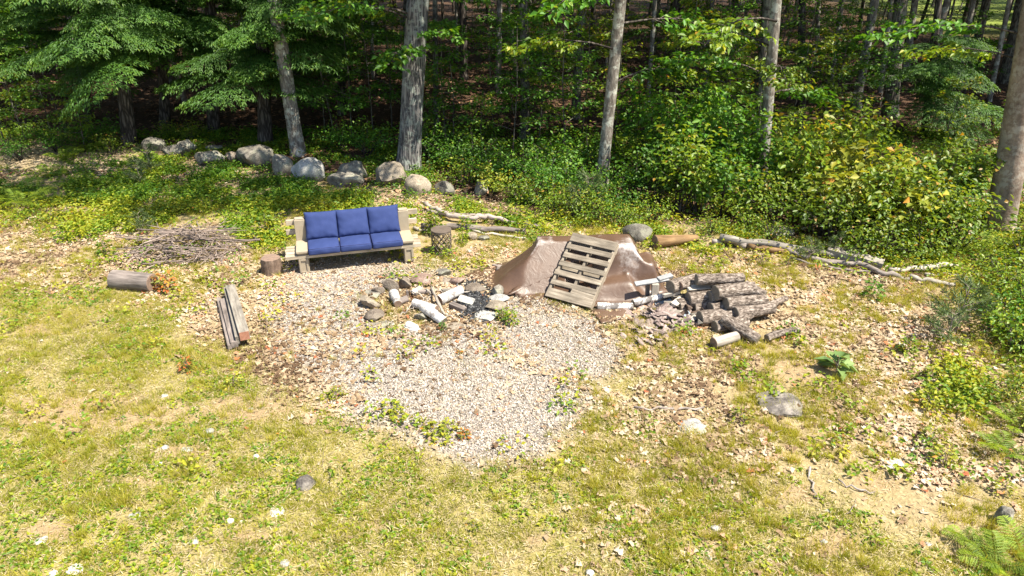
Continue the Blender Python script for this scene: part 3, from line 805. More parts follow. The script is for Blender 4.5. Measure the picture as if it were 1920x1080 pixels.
def shrub_meshes(seed, h, w, nst, nl, leaf, m):
    st = MB(); rs = random.Random(seed)
    tips = []
    for i in range(nst):
        a = rs.uniform(0, 6.28); rr = w * math.sqrt(rs.random())
        tip = Vector((math.cos(a) * rr, math.sin(a) * rr, h * (1 - .45 * (rr / w) ** 2) * rs.uniform(.7, 1.08)))
        mid = Vector((tip.x * .35, tip.y * .35, tip.z * .55))
        st.tube([(tip.x * .1, tip.y * .1, -.03), mid, tip], [.011, .008, .003], 4, False)
        tips.append((mid, tip))
    P = []; D = []; A = []
    for _ in range(nl):
        mid, tip = rs.choice(tips)
        q = rs.uniform(-.1, 1.1)
        p = mid + (tip - mid) * q + Vector((rs.gauss(0, .13), rs.gauss(0, .13), rs.gauss(0, .08)))
        if p.z < .05: p.z = rs.uniform(.05, .3)
        P.append(p); a = math.atan2(p.y, p.x) + rs.gauss(0, 1.0)
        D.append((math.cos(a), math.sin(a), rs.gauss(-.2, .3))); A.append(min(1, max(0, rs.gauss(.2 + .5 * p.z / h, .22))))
    n = len(P)
    V, F, R_ = cards(np.array(P), np.array(D), rdir(n, 1.6), leaf * rng.uniform(.6, 1.3, n), leaf * .62, .2, .15, np.array(A))
    return st.mesh('stems', M['bark_dark']), mesh_np('foliage', V, F, M[m], dict(rnd=R_))

def plant(name, meshes, p, label, cat, group, rz=0, s=1., parts=('stem', 'foliage'), tilt=(0, 0)):
    e = empty(name, p, rz, label, cat, group)
    e.rotation_euler = (tilt[0], tilt[1], rz)
    e.scale = s if hasattr(s, '__len__') else (s, s, s)
    for pn, me in zip(parts, meshes): obj(pn, me, e)
    return e

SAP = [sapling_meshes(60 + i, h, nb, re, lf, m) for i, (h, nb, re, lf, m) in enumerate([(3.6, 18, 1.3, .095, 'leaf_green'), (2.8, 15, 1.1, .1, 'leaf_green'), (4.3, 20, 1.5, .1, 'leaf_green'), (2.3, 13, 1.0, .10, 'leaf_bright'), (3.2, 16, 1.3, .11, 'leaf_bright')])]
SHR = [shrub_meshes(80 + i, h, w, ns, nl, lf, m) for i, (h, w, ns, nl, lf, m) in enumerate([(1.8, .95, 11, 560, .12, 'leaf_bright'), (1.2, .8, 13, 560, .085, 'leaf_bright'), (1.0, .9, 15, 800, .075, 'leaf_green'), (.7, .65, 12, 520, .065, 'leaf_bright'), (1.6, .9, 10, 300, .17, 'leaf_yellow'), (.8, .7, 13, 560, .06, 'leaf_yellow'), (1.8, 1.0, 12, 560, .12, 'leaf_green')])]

rs = random.Random(77)
LAND = [(765, 300, 'thick oak'), (560, 280, 'slim leaning grey trunk'), (1127, 340, 'lichen spotted trunk'), (1430, 330, 'trunk in the thicket'), (1874, 430, 'stout tan trunk'), (1604, 203, 'crooked pale trunk'), (1668, 218, 'wide mossy trunk'), (243, 270, 'dark hemlock by the first boulders'),
        (1266, 445, 'orange barkless log'), (1600, 480, 'squared timber on the poles'), (1198, 437, 'dark round boulder'), (1060, 430, 'brown tarp'), (904, 352, 'last grey boulder'), (40, 385, 'tall left fern'), (1790, 625, 'bushy pine seedling'), (1400, 455, 'long grey pole'), (1850, 1050, 'large bottom right fern'), (940, 310, 'branch lying in the bushes'), (478, 292, 'biggest grey boulder')]
NAMED = {}
def where(u, v, what, fits):
    """first wording that no other plant of the kind has taken yet"""
    c = sorted(LAND, key=lambda l: abs(l[0] - u) + 1.5 * abs(l[1] - v))
    for lu, lv, n_ in c[:6]:
        du, dv = u - lu, v - lv
        side = 'right' if du > 0 else 'left'
        rel = ('in front of the ' if dv > 0 else 'behind the ') if abs(dv) * 2 > abs(du) else ('just ' if abs(du) < 60 else 'well ') + side + ' of the '
        for f_ in fits + ['']:
            t = f'{what} {f_}{rel}{n_}'.replace('  ', ' ')
            if t not in NAMED:
                NAMED[t] = 1
                return t
    return ' '.join(t.split()[:16])
SAPN = ['slender dark green sapling', 'short dark green sapling', 'tall dark green sapling', 'small light green sapling', 'light green sapling with big leaves']
SHRN = ['tall bright green bush', 'rounded bright green bush', 'low dark green bush', 'small bright green bush', 'yellow green bush with large leaves', 'small yellow green bush', 'tall deep green bush']
def put_sap(u, v, k, s, label='leafy green sapling under the edge of the woods', grp='saplings along the edge of the woods'):
    p = GG(u, v)
    label = where(u, v, SAPN[k], ['growing ', 'standing '])
    return plant('sapling', SAP[k], p, label, 'sapling', grp, rs.uniform(0, 6.28), s)
for u, v, k, s in [(660, 262, 0, 1.), (700, 250, 1, 1.1), (610, 250, 1, 1), (735, 240, 0, 1.05), (850, 275, 1, .9), (905, 300, 3, .7), (960, 300, 0, .95), (1010, 270, 4, .9), (1060, 290, 0, 1.), (1090, 260, 4, 1.05), (985, 250, 2, .85), (1150, 285, 4, .9), 
                   (1260, 290, 4, 1.), (1300, 240, 0, 1.1), (1340, 270, 3, 1.2), (1410, 300, 3, 1.2), (1480, 240, 0, 1.), (1540, 250, 3, 1.2), (1500, 290, 4, .9), (1760, 310, 3, .9), (1930, 330, 4, .9), 
                   (60, 290, 3, .9), (10, 270, 4, 1.), (100, 270, 1, .9), (160, 285, 3, .7), (-60, 300, 0, 1.), (40, 240, 0, 1.1), (120, 240, 2, .9), (760, 245, 0, .9), (800, 265, 3, .8), (1430, 210, 2, 1.05), (1450, 130, 4, 1.2), (1380, 200, 0, 1.1)]:
    put_sap(u, v, k, s)
cnt = 0
while cnt < 84:
    y = rs.uniform(18.5, 46); x = rs.uniform(-(4 + .74 * y), 4 + .74 * y)
    if x < -3 and y < 24 and rs.random() < .7: continue
    if x > .30 * y and rs.random() < .75: continue
    plant('sapling', SAP[rs.choice([0, 1, 2, 2, 3, 4])], (x, y, float(gz(x, y))), 'leafy young tree growing deep inside the shaded woods', 'sapling', 'young trees deep in the woods', rs.uniform(0, 6.28), rs.uniform(.75, 1.2))
    cnt += 1

def put_shr(u, v, k, s, label, grp):
    label = where(u, v, SHRN[k], ['growing ', 'spreading '])
    return plant('shrub', SHR[k], GG(u, v), label, 'shrub', grp, rs.uniform(0, 6.28), s, ('stem', 'foliage'))
LB, GB = 'bright green bush in the sunlit thicket at the right', 'bushes of the sunlit thicket'
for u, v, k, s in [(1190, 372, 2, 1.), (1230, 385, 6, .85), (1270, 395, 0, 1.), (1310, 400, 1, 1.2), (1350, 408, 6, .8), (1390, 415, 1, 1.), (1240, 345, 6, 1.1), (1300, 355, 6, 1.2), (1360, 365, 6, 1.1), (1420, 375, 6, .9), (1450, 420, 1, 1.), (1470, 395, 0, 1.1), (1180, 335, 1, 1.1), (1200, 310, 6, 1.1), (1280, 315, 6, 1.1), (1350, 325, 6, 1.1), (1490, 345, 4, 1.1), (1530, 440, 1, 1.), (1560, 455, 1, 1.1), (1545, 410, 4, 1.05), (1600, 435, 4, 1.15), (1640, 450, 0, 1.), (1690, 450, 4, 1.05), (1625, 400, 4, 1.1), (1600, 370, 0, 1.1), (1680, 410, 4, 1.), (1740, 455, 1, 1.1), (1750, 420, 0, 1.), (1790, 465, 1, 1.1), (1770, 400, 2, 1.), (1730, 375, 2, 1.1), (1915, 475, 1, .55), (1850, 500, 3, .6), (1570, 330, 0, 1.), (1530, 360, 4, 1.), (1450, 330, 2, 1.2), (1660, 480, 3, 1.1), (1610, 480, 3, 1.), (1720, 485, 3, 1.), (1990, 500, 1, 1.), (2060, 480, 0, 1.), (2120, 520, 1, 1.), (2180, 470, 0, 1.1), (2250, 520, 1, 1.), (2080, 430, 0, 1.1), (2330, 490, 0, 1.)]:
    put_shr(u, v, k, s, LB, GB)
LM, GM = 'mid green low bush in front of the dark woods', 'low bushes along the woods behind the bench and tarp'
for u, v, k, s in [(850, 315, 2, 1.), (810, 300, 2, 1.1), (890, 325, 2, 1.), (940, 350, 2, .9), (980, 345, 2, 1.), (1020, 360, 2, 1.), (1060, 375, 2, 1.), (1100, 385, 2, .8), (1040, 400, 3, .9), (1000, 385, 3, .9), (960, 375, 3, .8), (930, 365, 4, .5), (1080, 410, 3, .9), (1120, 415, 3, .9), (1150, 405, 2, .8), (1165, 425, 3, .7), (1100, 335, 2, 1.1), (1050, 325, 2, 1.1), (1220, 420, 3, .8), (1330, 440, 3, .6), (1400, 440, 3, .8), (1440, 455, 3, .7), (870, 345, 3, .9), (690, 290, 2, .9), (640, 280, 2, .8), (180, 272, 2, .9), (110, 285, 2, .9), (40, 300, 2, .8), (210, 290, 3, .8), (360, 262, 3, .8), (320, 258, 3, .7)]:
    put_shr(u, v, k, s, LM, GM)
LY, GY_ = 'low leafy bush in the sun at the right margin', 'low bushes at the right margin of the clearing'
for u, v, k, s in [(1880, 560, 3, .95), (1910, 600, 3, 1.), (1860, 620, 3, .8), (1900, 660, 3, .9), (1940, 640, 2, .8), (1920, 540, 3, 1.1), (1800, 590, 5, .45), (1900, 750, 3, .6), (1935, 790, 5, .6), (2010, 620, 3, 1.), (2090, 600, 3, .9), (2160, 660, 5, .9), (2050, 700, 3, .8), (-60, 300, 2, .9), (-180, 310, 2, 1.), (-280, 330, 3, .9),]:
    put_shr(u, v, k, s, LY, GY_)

# ---------------------------------------------------------------- boulders and stones
def rock_mesh(seed, sx, sy, sz, m, rough=.2, facet=0., sub=3, taper=0.):
    bm = bmesh.new()
    bmesh.ops.create_icosphere(bm, subdivisions=sub, radius=1)
    off = Vector((seed * 3.7, seed * 1.3, seed * 2.1))
    for v in bm.verts:
        p = v.co.copy()
        n = mnoise.noise(p * 1.1 + off) * rough * 1.3 + mnoise.noise(p * 2.6 + off) * rough * .5 + mnoise.noise(p * 6 + off) * rough * .15
        if facet:
            for k in range(7):
                rs_ = random.Random(seed * 13 + k)
                d = Vector((rs_.gauss(0, 1), rs_.gauss(0, 1), rs_.gauss(0, .8))).normalized()
                c = p.dot(d) - (1 - facet * rs_.uniform(.5, 1.2))
                if c > 0: p -= d * c
        p *= 1 + n
        tp = 1 - taper * max(0, p.z)
        v.co = Vector((p.x * sx * tp, p.y * sy * tp, p.z * sz))
    me = bpy.data.meshes.new('stone'); bm.to_mesh(me); bm.free()
    me.polygons.foreach_set('use_smooth', [True] * len(me.polygons))
    me.set_sharp_from_angle(angle=R(28))
    me.materials.append(m)
    return me

def rock(u, v, w, h, m, label, group=None, name='boulder', cat='boulder', facet=.25, rz=None, rough=.2, depth=.85, taper=0., sub=3, sink=.22):
    """photo centre (u,v) and size w x h in px"""
    p = GG(u, v + h * .38)
    s = ppm(p); sx = w / s / 2
    el = math.atan2(CAM_H, p.y)
    sy = sx * depth
    hz = (h / s / 2)
    sz = math.sqrt(max(hz * hz - (sy * math.sin(el)) ** 2, (.35 * hz) ** 2)) / math.cos(el)
    seed = int(u * 7 + v) % 997
    o = obj(name, rock_mesh(seed, sx, sy, sz, M[m], rough, facet, sub, taper), None, (p.x, p.y + sy * .5, p.z + sz * (1 - sink * 2)), (0, 0, rz if rz is not None else 0))
    return tag(o, label, cat, group)

GB2 = 'boulders lined up along the woods'
for u, v, w, h, m, lab, kw in [
    (285, 270, 44, 28, 'granite_blue', 'shaded grey boulder at the left end of the boulder row', {}),
    (327, 283, 44, 26, 'granite_blue', 'bluish boulder, second from the left in the row', {}),
    (349, 273, 34, 26, 'granite', 'dark boulder tucked behind the bluish second boulder', {}),
    (389, 292, 60, 32, 'granite_blue', 'low flat bluish boulder with a pale streak', dict(facet=.35)),
    (399, 276, 30, 16, 'granite', 'small angular stone behind the low flat bluish boulder', dict(facet=.4)),
    (433, 292, 26, 22, 'stone_brown', 'small brown stone left of the biggest grey boulder', {}),
    (478, 292, 74, 44, 'granite', 'biggest grey boulder of the row, smooth and wide', dict(facet=.3)),
    (528, 308, 36, 46, 'granite', 'upright rounded boulder beside the biggest grey one', {}),
    (577, 318, 62, 50, 'stone_pale', 'pale speckled boulder at the foot of the slim leaning trunk', dict(facet=.3)),
    (646, 334, 66, 32, 'granite', 'flat grey boulder with sunlit top in front of a rounder one', dict(facet=.35)),
    (659, 319, 50, 40, 'granite_blue', 'round bluish boulder behind the flat grey one', {}),
    (730, 326, 64, 46, 'stone_tan', 'tan rounded boulder leaning against the thick oak', dict(facet=.3)),
    (784, 343, 54, 48, 'stone_tan', 'tan pointed boulder with dry twigs in front of the thick oak', dict(facet=.35, taper=.5)),
    (838, 350, 46, 30, 'granite_blue', 'dark wedge shaped stone right of the pointed tan boulder', dict(facet=.45, taper=.3)),
    (904, 352, 32, 30, 'granite', 'grey stone at the right end of the boulder row', dict(facet=.35))]:
    rock(u, v + 2, w * 1.06, h * 1.12, m, lab, GB2, **kw)
rock(1198, 437, 56, 40, 'granite_blue', 'dark grey round boulder behind the right end of the tarp')
rock(1466, 435, 50, 26, 'granite', 'grey boulder half hidden in leaves behind the fallen pole')
rock(884, 443, 26, 18, 'stone_tan', 'tan rounded stone on the leaves right of the lattice side table', name='stone', cat='stone')
rock(907, 446, 22, 12, 'granite_blue', 'small grey stone touching the tan stone near the side table', name='stone', cat='stone')
rock(1470, 757, 86, 38, 'stone_flat', 'wide flat dark grey stone sunk in the lawn at the right', name='flat_stone', cat='stone', depth=1, sink=.42, facet=.1)
rock(1300, 797, 56, 36, 'stone_pale', 'pale sunken stone in the leaves left of the wide flat stone', name='flat_stone', cat='stone', depth=1, sink=.44, facet=.1)
rock(570, 902, 38, 34, 'stone_flat', 'round flat grey stone sunk in the left lawn', name='flat_stone', cat='stone', depth=1., sink=.44, facet=.1)
rock(1882, 968, 30, 40, 'granite', 'grey pointed stone above the big fern', name='stone', cat='stone')
rock(1811, 734, 18, 12, 'stone_white', 'small white stone on bare soil at the right', name='stone', cat='stone')
for u, v, w, h, lab in [(136, 1067, 34, 24, 'large white stone at the bottom left of the lawn'), (97, 1075, 18, 14, 'white stone beside the large white one at the bottom left'), (72, 1014, 26, 16, 'white patchy stone in the lawn at the far left'),
                        (517, 960, 34, 14, 'long white stone lying below the round flat grey stone'), (430, 975, 18, 14, 'white egg shaped stone left of the long white stone'), (452, 978, 9, 8, 'tiny white pebble beside the egg shaped stone'),
                        (363, 1015, 20, 10, 'small white stone low in the left lawn'), (531, 1056, 22, 14, 'beige stone at the bottom of the lawn'), (393, 807, 16, 13, 'pale stone on the dirt in the left lawn'), (479, 855, 12, 10, 'small white stone above the round flat grey stone'),
                        (308, 838, 16, 12, 'pale stone in the middle of the left lawn'), (347, 844, 24, 9, 'flat pale stone in the middle of the left lawn'), (295, 870, 20, 10, 'white stone below the flat pale stone'), (470, 766, 12, 7, 'pale chip on the dirt patch left of the gravel'),
                        (1107, 1073, 18, 16, 'white stone at the bottom centre of the lawn'), (1343, 990, 18, 14, 'white stone on the bare strip in the right lawn'), (1330, 1045, 14, 10, 'pale stone low on the bare strip in the right lawn'), (306, 741, 14, 9, 'white stone near the top of the left lawn'),
                        (1546, 1015, 14, 10, 'tan stone in the right lawn'), (1742, 1020, 14, 6, 'white chip left of the big fern'), (251, 968, 26, 10, 'pale flat stone in the lower left lawn'), (1555, 957, 12, 7, 'small beige stone in the right lawn'), (1680, 870, 40, 18, 'pale worn stone among white leaves at the right')]:
    rock(u, v, w, h, 'stone_white' if 'white' in lab else 'stone_pale', lab, 'loose stones in the lawn', 'stone', 'stone', depth=.9, sink=.36, sub=2)

# ---------------------------------------------------------------- bench
bo = GG(562, 515); bo.z = 0
YAW = R(15.5); BL = 1.86
bench = empty('garden_bench', (bo.x, bo.y, float(gz(bo.x + .9, bo.y + .4))), YAW, 'tan bench of lumber planks on moulded end brackets', 'bench')
BW = .175
for sx in (0, BL - BW):
    b = MB()
    b.box(.008, BW - .008, .012, .55, 0, .27)               # foot
    b.box(0, BW, .0, .56, .272, .318)                       # neck band
    b.box(.01, BW - .01, .01, .55, .32, .352)
    b.box(-.008, BW + .008, -.02, .47, .354, .395)          # arm cap
    b.box(0, BW, .472, .60, .322, .745)                      # back column
    b.box(.012, BW - .012, .484, .588, .747, .765)
    o = obj('end_bracket', b.mesh('end_bracket', M['resin'], bevel=.006), bench, (sx, 0, 0))
    f = MB()
    f.box(.02, .045, -.004, .0105, .02, .25); f.box(BW - .045, BW - .02, -.004, .0105, .02, .25)
    f.box(.047, BW - .047, -.004, .0105, .225, .25); f.box(.047, BW - .047, -.004, .0105, .02, .04)
    obj('panel_frame', f.mesh('panel_frame', M['resin']), o)
def board(name, l, w, t, m, parent=None, loc=(0, 0, 0), rot=(0, 0, 0), bevel=.004):
    b = MB().box(-l / 2, l / 2, -w / 2, w / 2, -t / 2, t / 2)
    return obj(name, b.mesh(name, M[m], bevel=bevel), parent, loc, rot)
for y, ex in ((.045, .0), (.165, .01), (.285, -.01), (.40, .005)):
    board('seat_board', BL + .30, .088, .06, 'wood_lumber', bench, (BL / 2 - .03 + ex, y, .288))
for z, ex in ((.50, 0), (.665, .02)):
    board('back_board', BL + .30, .05, .088, 'wood_lumber', bench, (BL / 2 + ex, .628, z))

def pillow(w, h, t, seed, sag=.0):          # knife-edge cushion standing in local XZ, thick along Y
    n = 30
    V = []; F = []
    for side in (1, -1):
        for j in range(n + 1):
            for i in range(n + 1):
                a = -1 + 2 * i / n; c = -1 + 2 * j / n
                th = (max(0, 1 - a ** 4) * max(0, 1 - c ** 4)) ** .42
                pin = 1 - .045 * (1 - abs(a) ** 2.5) * (abs(c) ** 3); pin2 = 1 - .05 * (1 - abs(c) ** 2.5) * (abs(a) ** 3)
                x = a * w / 2 * pin2; z = c * h / 2 * pin
                edge = max(abs(a), abs(c))
                wr = .006 * mnoise.noise((a * 2.2 + seed, c * 2.2, side)) + .012 * math.sin(a * 15 + seed + 2 * mnoise.noise((a * 3, seed, 0))) * max(0, -c) ** 5 * th + .006 * math.sin((a + c) * 11 + seed) * edge ** 6 * th
                y = side * (th * t / 2 + wr * min(1, th * 2)) + (sag * (1 - c) * .02)
                V.append((x, y, z))
        o = (n + 1) ** 2 if side < 0 else 0
        for j in range(n):
            for i in range(n):
                q = [o + j * (n + 1) + i, o + j * (n + 1) + i + 1, o + (j + 1) * (n + 1) + i + 1, o + (j + 1) * (n + 1) + i]
                F.append(tuple(q if side < 0 else q[::-1]))
    me = MB().add(V, F).mesh('cushion_cover', M['fabric'], True)
    bm = bmesh.new(); bm.from_mesh(me); bmesh.ops.remove_doubles(bm, verts=bm.verts[:], dist=.0008); bm.to_mesh(me); bm.free()
    return me

def rbox(w, d, h, r, n, seed):              # soft box cushion
    V = []; F = []; idx_ = {}
    def vid(p):
        k = tuple(round(c, 5) for c in p)
        if k not in idx_: idx_[k] = len(V); V.append(k)
        return idx_[k]
    hw = (w / 2, d / 2, h / 2)
    for axx in range(3):
        for s in (-1, 1):
            b, c = [(1, 2), (2, 0), (0, 1)][axx]
            for i in range(n):
                for j in range(n):
                    q = []
                    for di, dj in ((0, 0), (1, 0), (1, 1), (0, 1)):
                        p = [0, 0, 0]; p[axx] = s * hw[axx]
                        ti = math.sin((-1 + 2 * (i + di) / n) * math.pi / 2); tj = math.sin((-1 + 2 * (j + dj) / n) * math.pi / 2)
                        p[b] = ti * hw[b]; p[c] = tj * hw[c]
                        q.append(vid(p))
                    F.append(tuple(q if s > 0 else q[::-1]))
    out = []
    for p in V:
        p = Vector(p)
        inn = Vector([max(-hw[k] + r, min(hw[k] - r, p[k])) for k in range(3)])
        d_ = p - inn
        if d_.length > 1e-6: p = inn + d_.normalized() * r
        a, c = p.x / hw[0], p.y / hw[1]
        bul = (1 - a * a) * (1 - c * c)
        if p.z > 0: p.z += .022 * bul + .006 * mnoise.noise((a * 3 + seed, c * 3, 1))
        p.y += .008 * (1 - a * a) * (1 if p.y > 0 else -1) * (1 - abs(p.z / hw[2]))
        p += Vector((0, .006 * mnoise.noise((a * 4 + seed, p.z * 20, 2)), .005 * mnoise.noise((a * 6 + seed, c * 6, 5))))
        out.append(p)
    return MB().add(out, F).mesh('cushion_cover', M['fabric'], True)

inner = BL - 2 * BW
cw = inner / 3
BM = Matrix.Translation(bench.location) @ Matrix.Rotation(YAW, 4, 'Z')
for i, pos in enumerate(('left', 'middle', 'right')):
    c = BM @ Vector((BW + cw * (i + .5), .20, .318 + .058))
    o = obj('seat_cushion', rbox(cw - .006, .53, .115, .03, 14, i * 5 + 1), None, c, (0, 0, YAW + R((.6, -.8, .5)[i])))
    tag(o, f'blue box seat cushion on the {pos} of the tan bench', 'cushion', 'blue bench cushions')
    pw, pd, pz = cw / 2 - .016, .53 / 2 - .012, .049
    loop = []
    for a in range(33):
        t = a / 32 * 4
        k = int(t) % 4; f_ = t - int(t)
        cs = [(-pw, -pd), (pw, -pd), (pw, pd), (-pw, pd)]
        a0, a1 = cs[k], cs[(k + 1) % 4]
        loop.append((a0[0] + (a1[0] - a0[0]) * f_, a0[1] + (a1[1] - a0[1]) * f_, pz + .004))
    obj('piping', MB().tube(loop, .0055, 5, False).mesh('piping', M['piping'], True), o)
    obj('piping', MB().tube([(x, y, -.047) for x, y, z in loop], .0055, 5, False).mesh('piping', M['piping'], True), o)
    c = BM @ Vector((BW + cw * (i + .5), .445, .635))
    tilt = R((-22, -23, -20)[i])
    o = obj('back_cushion', pillow(cw + .03, .46, .18, i * 3 + 2), None, c, (tilt, R((1.2, 0, -1)[i]), YAW + R((0, 2, -1)[i])))
    tag(o, f'blue soft back cushion leaning on the {pos} of the tan bench', 'cushion', 'blue bench cushions')

# ---------------------------------------------------------------- lattice side table
tp = GG(829, 474)
tab = empty('side_table', tp, 0, 'round bronze lattice drum table right of the bench', 'side table')
TR, TH_ = .165, .44
def disc(name, r, z0, z1, m, parent, n=40):
    b = MB(); b.tube([(0, 0, z0), (0, 0, (z0 + z1) / 2), (0, 0, z1)], [r - .003, r, r - .003], n)
    return obj(name, b.mesh(name, M[m], False), parent)
disc('tabletop', TR + .012, TH_ - .02, TH_, 'bronze', tab)
for z in (.012, TH_ - .035):
    ring = [(math.cos(a) * TR, math.sin(a) * TR, z) for a in np.linspace(0, 2 * math.pi, 41)]
    obj('hoop', MB().tube(ring, .009, 6, False).mesh('hoop', M['bronze'], True), tab)
for sg in (-1, 1):
    ml = None
    pts_ = [(math.cos(sg * t * 1.75) * (TR - .002 * sg), math.sin(sg * t * 1.75) * (TR - .002 * sg), .012 + t * (TH_ - .05)) for t in np.linspace(0, 1, 13)]
    ml = MB().tube(pts_, .0075, 4, False).mesh('lattice_strip', M['bronze'], False)
    for k in range(13):
        obj('lattice_strip', ml, tab, (0, 0, 0), (0, 0, k * 2 * math.pi / 13))

# ---------------------------------------------------------------- logs
def basis_x(p0, p1):
    d = (p1 - p0); l = d.length; x = d / l
    z = Vector((0, 0, 1)) if abs(x.z) < .95 else Vector((0, 1, 0))
    y = z.cross(x).normalized(); z = x.cross(y)
    return Matrix((x, y, z)).transposed().to_euler(), l

def log_mesh(l, r0, r1, m, seed, n=18, segs=12, rough=.07, bend=0., knots=0):
    V = []; F = []
    for i in range(segs + 1):
        t = i / segs
        for k in range(n):
            a = 2 * math.pi * k / n
            r = (r0 + (r1 - r0) * t) * (1 + rough * mnoise.noise((math.cos(a) * 2 + seed, math.sin(a) * 2, t * l * 5)) + rough * .7 * mnoise.noise((math.cos(a) * 6 + seed, math.sin(a) * 6, t * l * 11)))
            V.append((t * l, math.cos(a) * r, math.sin(a) * r + bend * math.sin(t * math.pi)))
    for i in range(segs):
        for k in range(n):
            F.append((i * n + k, i * n + (k + 1) % n, (i + 1) * n + (k + 1) % n, (i + 1) * n + k))
    return V, F

def log(p0, p1, r0, r1, m, label, group=None, end='end_grey', name='log', cat='log', rough=.07, bend=0., seed=None):
    seed = seed if seed is not None else int(abs(p0.x * 91 + p0.y * 37) * 10) % 500
    rot, l = basis_x(p0, p1)
    V, F = log_mesh(l, r0, r1, m, seed, rough=rough, bend=bend)
    o = obj(name, MB().add(V, F).mesh(name, M[m], True), None, p0, rot)
    tag(o, label, cat, group)
    n = 18
    for e, base, s in ((0, 0, -1), (1, 12 * n, 1)):
        ring = [Vector(V[base + k]) for k in range(n)]
        c = sum(ring, Vector()) / n
        mb = MB()
        # rim, inner ring a little recessed, centre
        inn = [c + (q - c) * .93 + Vector((s * .006, 0, 0)) for q in ring]
        vv = [q + Vector((s * .0, 0, 0)) for q in ring] + inn + [c + Vector((s * .004, 0, 0))]
        ff = []
        for k in range(n):
            k2 = (k + 1) % n
            q = (k, k2, n + k2, n + k); t = (n + k, n + k2, 2 * n)
            ff.append(q[::-1] if s > 0 else q); ff.append(t[::-1] if s > 0 else t)
        obj('cut_end', mb.add(vv, ff).mesh('cut_end', M[end]), o)
    return o

def LG(u0, v0, z0, u1, v1, z1, w0, w1, m, label, **kw):
    p0, p1 = G(u0, v0, z0), G(u1, v1, z1)
    k = 1.12 if kw.get('group') == GL else 1.
    return log(p0, p1, k * w0 / ppm(p0) / 2, k * w1 / ppm(p1) / 2, m, label, **kw)

GL = 'logs of the unsawn firewood pile'
LG(1306, 524, .47, 1393, 522, .45, 19, 18, 'bark_log', 'rough barked log lying alone on top of the log pile', group=GL, rough=.12)
LG(1341, 549, .38, 1412, 541, .36, 26, 24, 'bark_log', 'thickest pile log with a large oval sawn end', group=GL, rough=.14)
LG(1395, 536, .36, 1432, 556, .28, 22, 20, 'bark_log', 'log at the back right of the pile behind the thickest one', group=GL, rough=.14)
LG(1361, 569, .28, 1435, 563, .26, 22, 20, 'bark_log', 'barked log right below the thickest pile log', group=GL, rough=.14)
LG(1378, 588, .17, 1449, 577, .16, 24, 20, 'bark_log', 'barked log low in the pile above the long thin pole', group=GL, rough=.14)
LG(1376, 607, .12, 1473, 559, .10, 17, 10, 'bark_log', 'long thin barked pole slanting off the right side of the pile', group=GL, rough=.09, bend=.02)
LG(1357, 597, .19, 1421, 637, .06, 23, 18, 'bark_log', 'rough log tipped down across the front of the pile', group=GL, rough=.12)
LG(1338, 643, .07, 1381, 631, .07, 21, 20, 'wood_pale', 'short pale log without bark in front of the pile', end='end_brown', rough=.03)
LG(1438, 634, .05, 1497, 619, .06, 15, 10, 'bark_log', 'crooked barked branch on the grass right of the pile', rough=.2, bend=.03, name='branch', cat='branch')
LG(1257, 538, .33, 1306, 524, .33, 23, 22, 'bark_log', 'weathered log at the left of the pile with pale round end', group=GL)
LG(1276, 536, .36, 1315, 527, .36, 14, 13, 'bark_log', 'thin log with brown sawn end beside the pale round end', group=GL, end='end_brown')
LG(1292, 540, .30, 1340, 534, .30, 18, 16, 'wood_bare', 'split pale log tucked under the topmost log', group=GL, end='end_brown', rough=.15)
LG(1330, 558, .26, 1400, 552, .25, 24, 22, 'bark_log', 'shaded log under the thickest one', group=GL)
LG(1332, 580, .15, 1400, 572, .15, 25, 22, 'bark_log', 'shaded log with pale end in the middle of the pile', group=GL)
LG(1312, 597, .11, 1385, 588, .11, 26, 24, 'bark_log', 'shaded bottom log at the left foot of the pile', group=GL)
LG(1340, 613, .07, 1400, 604, .07, 22, 20, 'bark_log', 'shaded bottom log behind the tipped front log', group=GL)
LG(1290, 562, .2, 1350, 556, .2, 26, 24, 'bark_log', 'shaded log deep in the left part of the pile', group=GL)
LG(1270, 575, .10, 1320, 565, .10, 26, 24, 'bark_log', 'shaded log at the bottom left corner of the pile', group=GL)
LG(1300, 575, .1, 1375, 570, .1, 24, 24, 'bark_log', 'hidden log filling the middle of the pile bottom', group=GL)
LG(1120, 575, .06, 1186, 575, .06, 16, 14, 'bark_birch', 'speckled birch log at the right foot of the pallet', rough=.04)
LG(1187, 568, .10, 1257, 553, .10, 13, 12, 'bark_birch', 'long white birch log between tarp and log pile', rough=.04)
LG(214, 524, .13, 286, 530, .13, 38, 34, 'wood_dark', 'thick weathered log lying in the grass left of the stick pile', end='end_brown', rough=.06)
LG(1228, 453, .13, 1306, 447, .09, 25, 14, 'wood_orange', 'orange brown barkless log right of the dark grey boulder', end='end_brown', rough=.08)
# stump by the bench
p = GG(510, 511)
o = log(p + Vector((0, 0, -.03)), p + Vector((.012, 0, .265)), .165, .15, 'wood_stump', 'short upright sawn stump at the left end of the bench', end='end_brown', name='stump', cat='stump', rough=.12, seed=4)

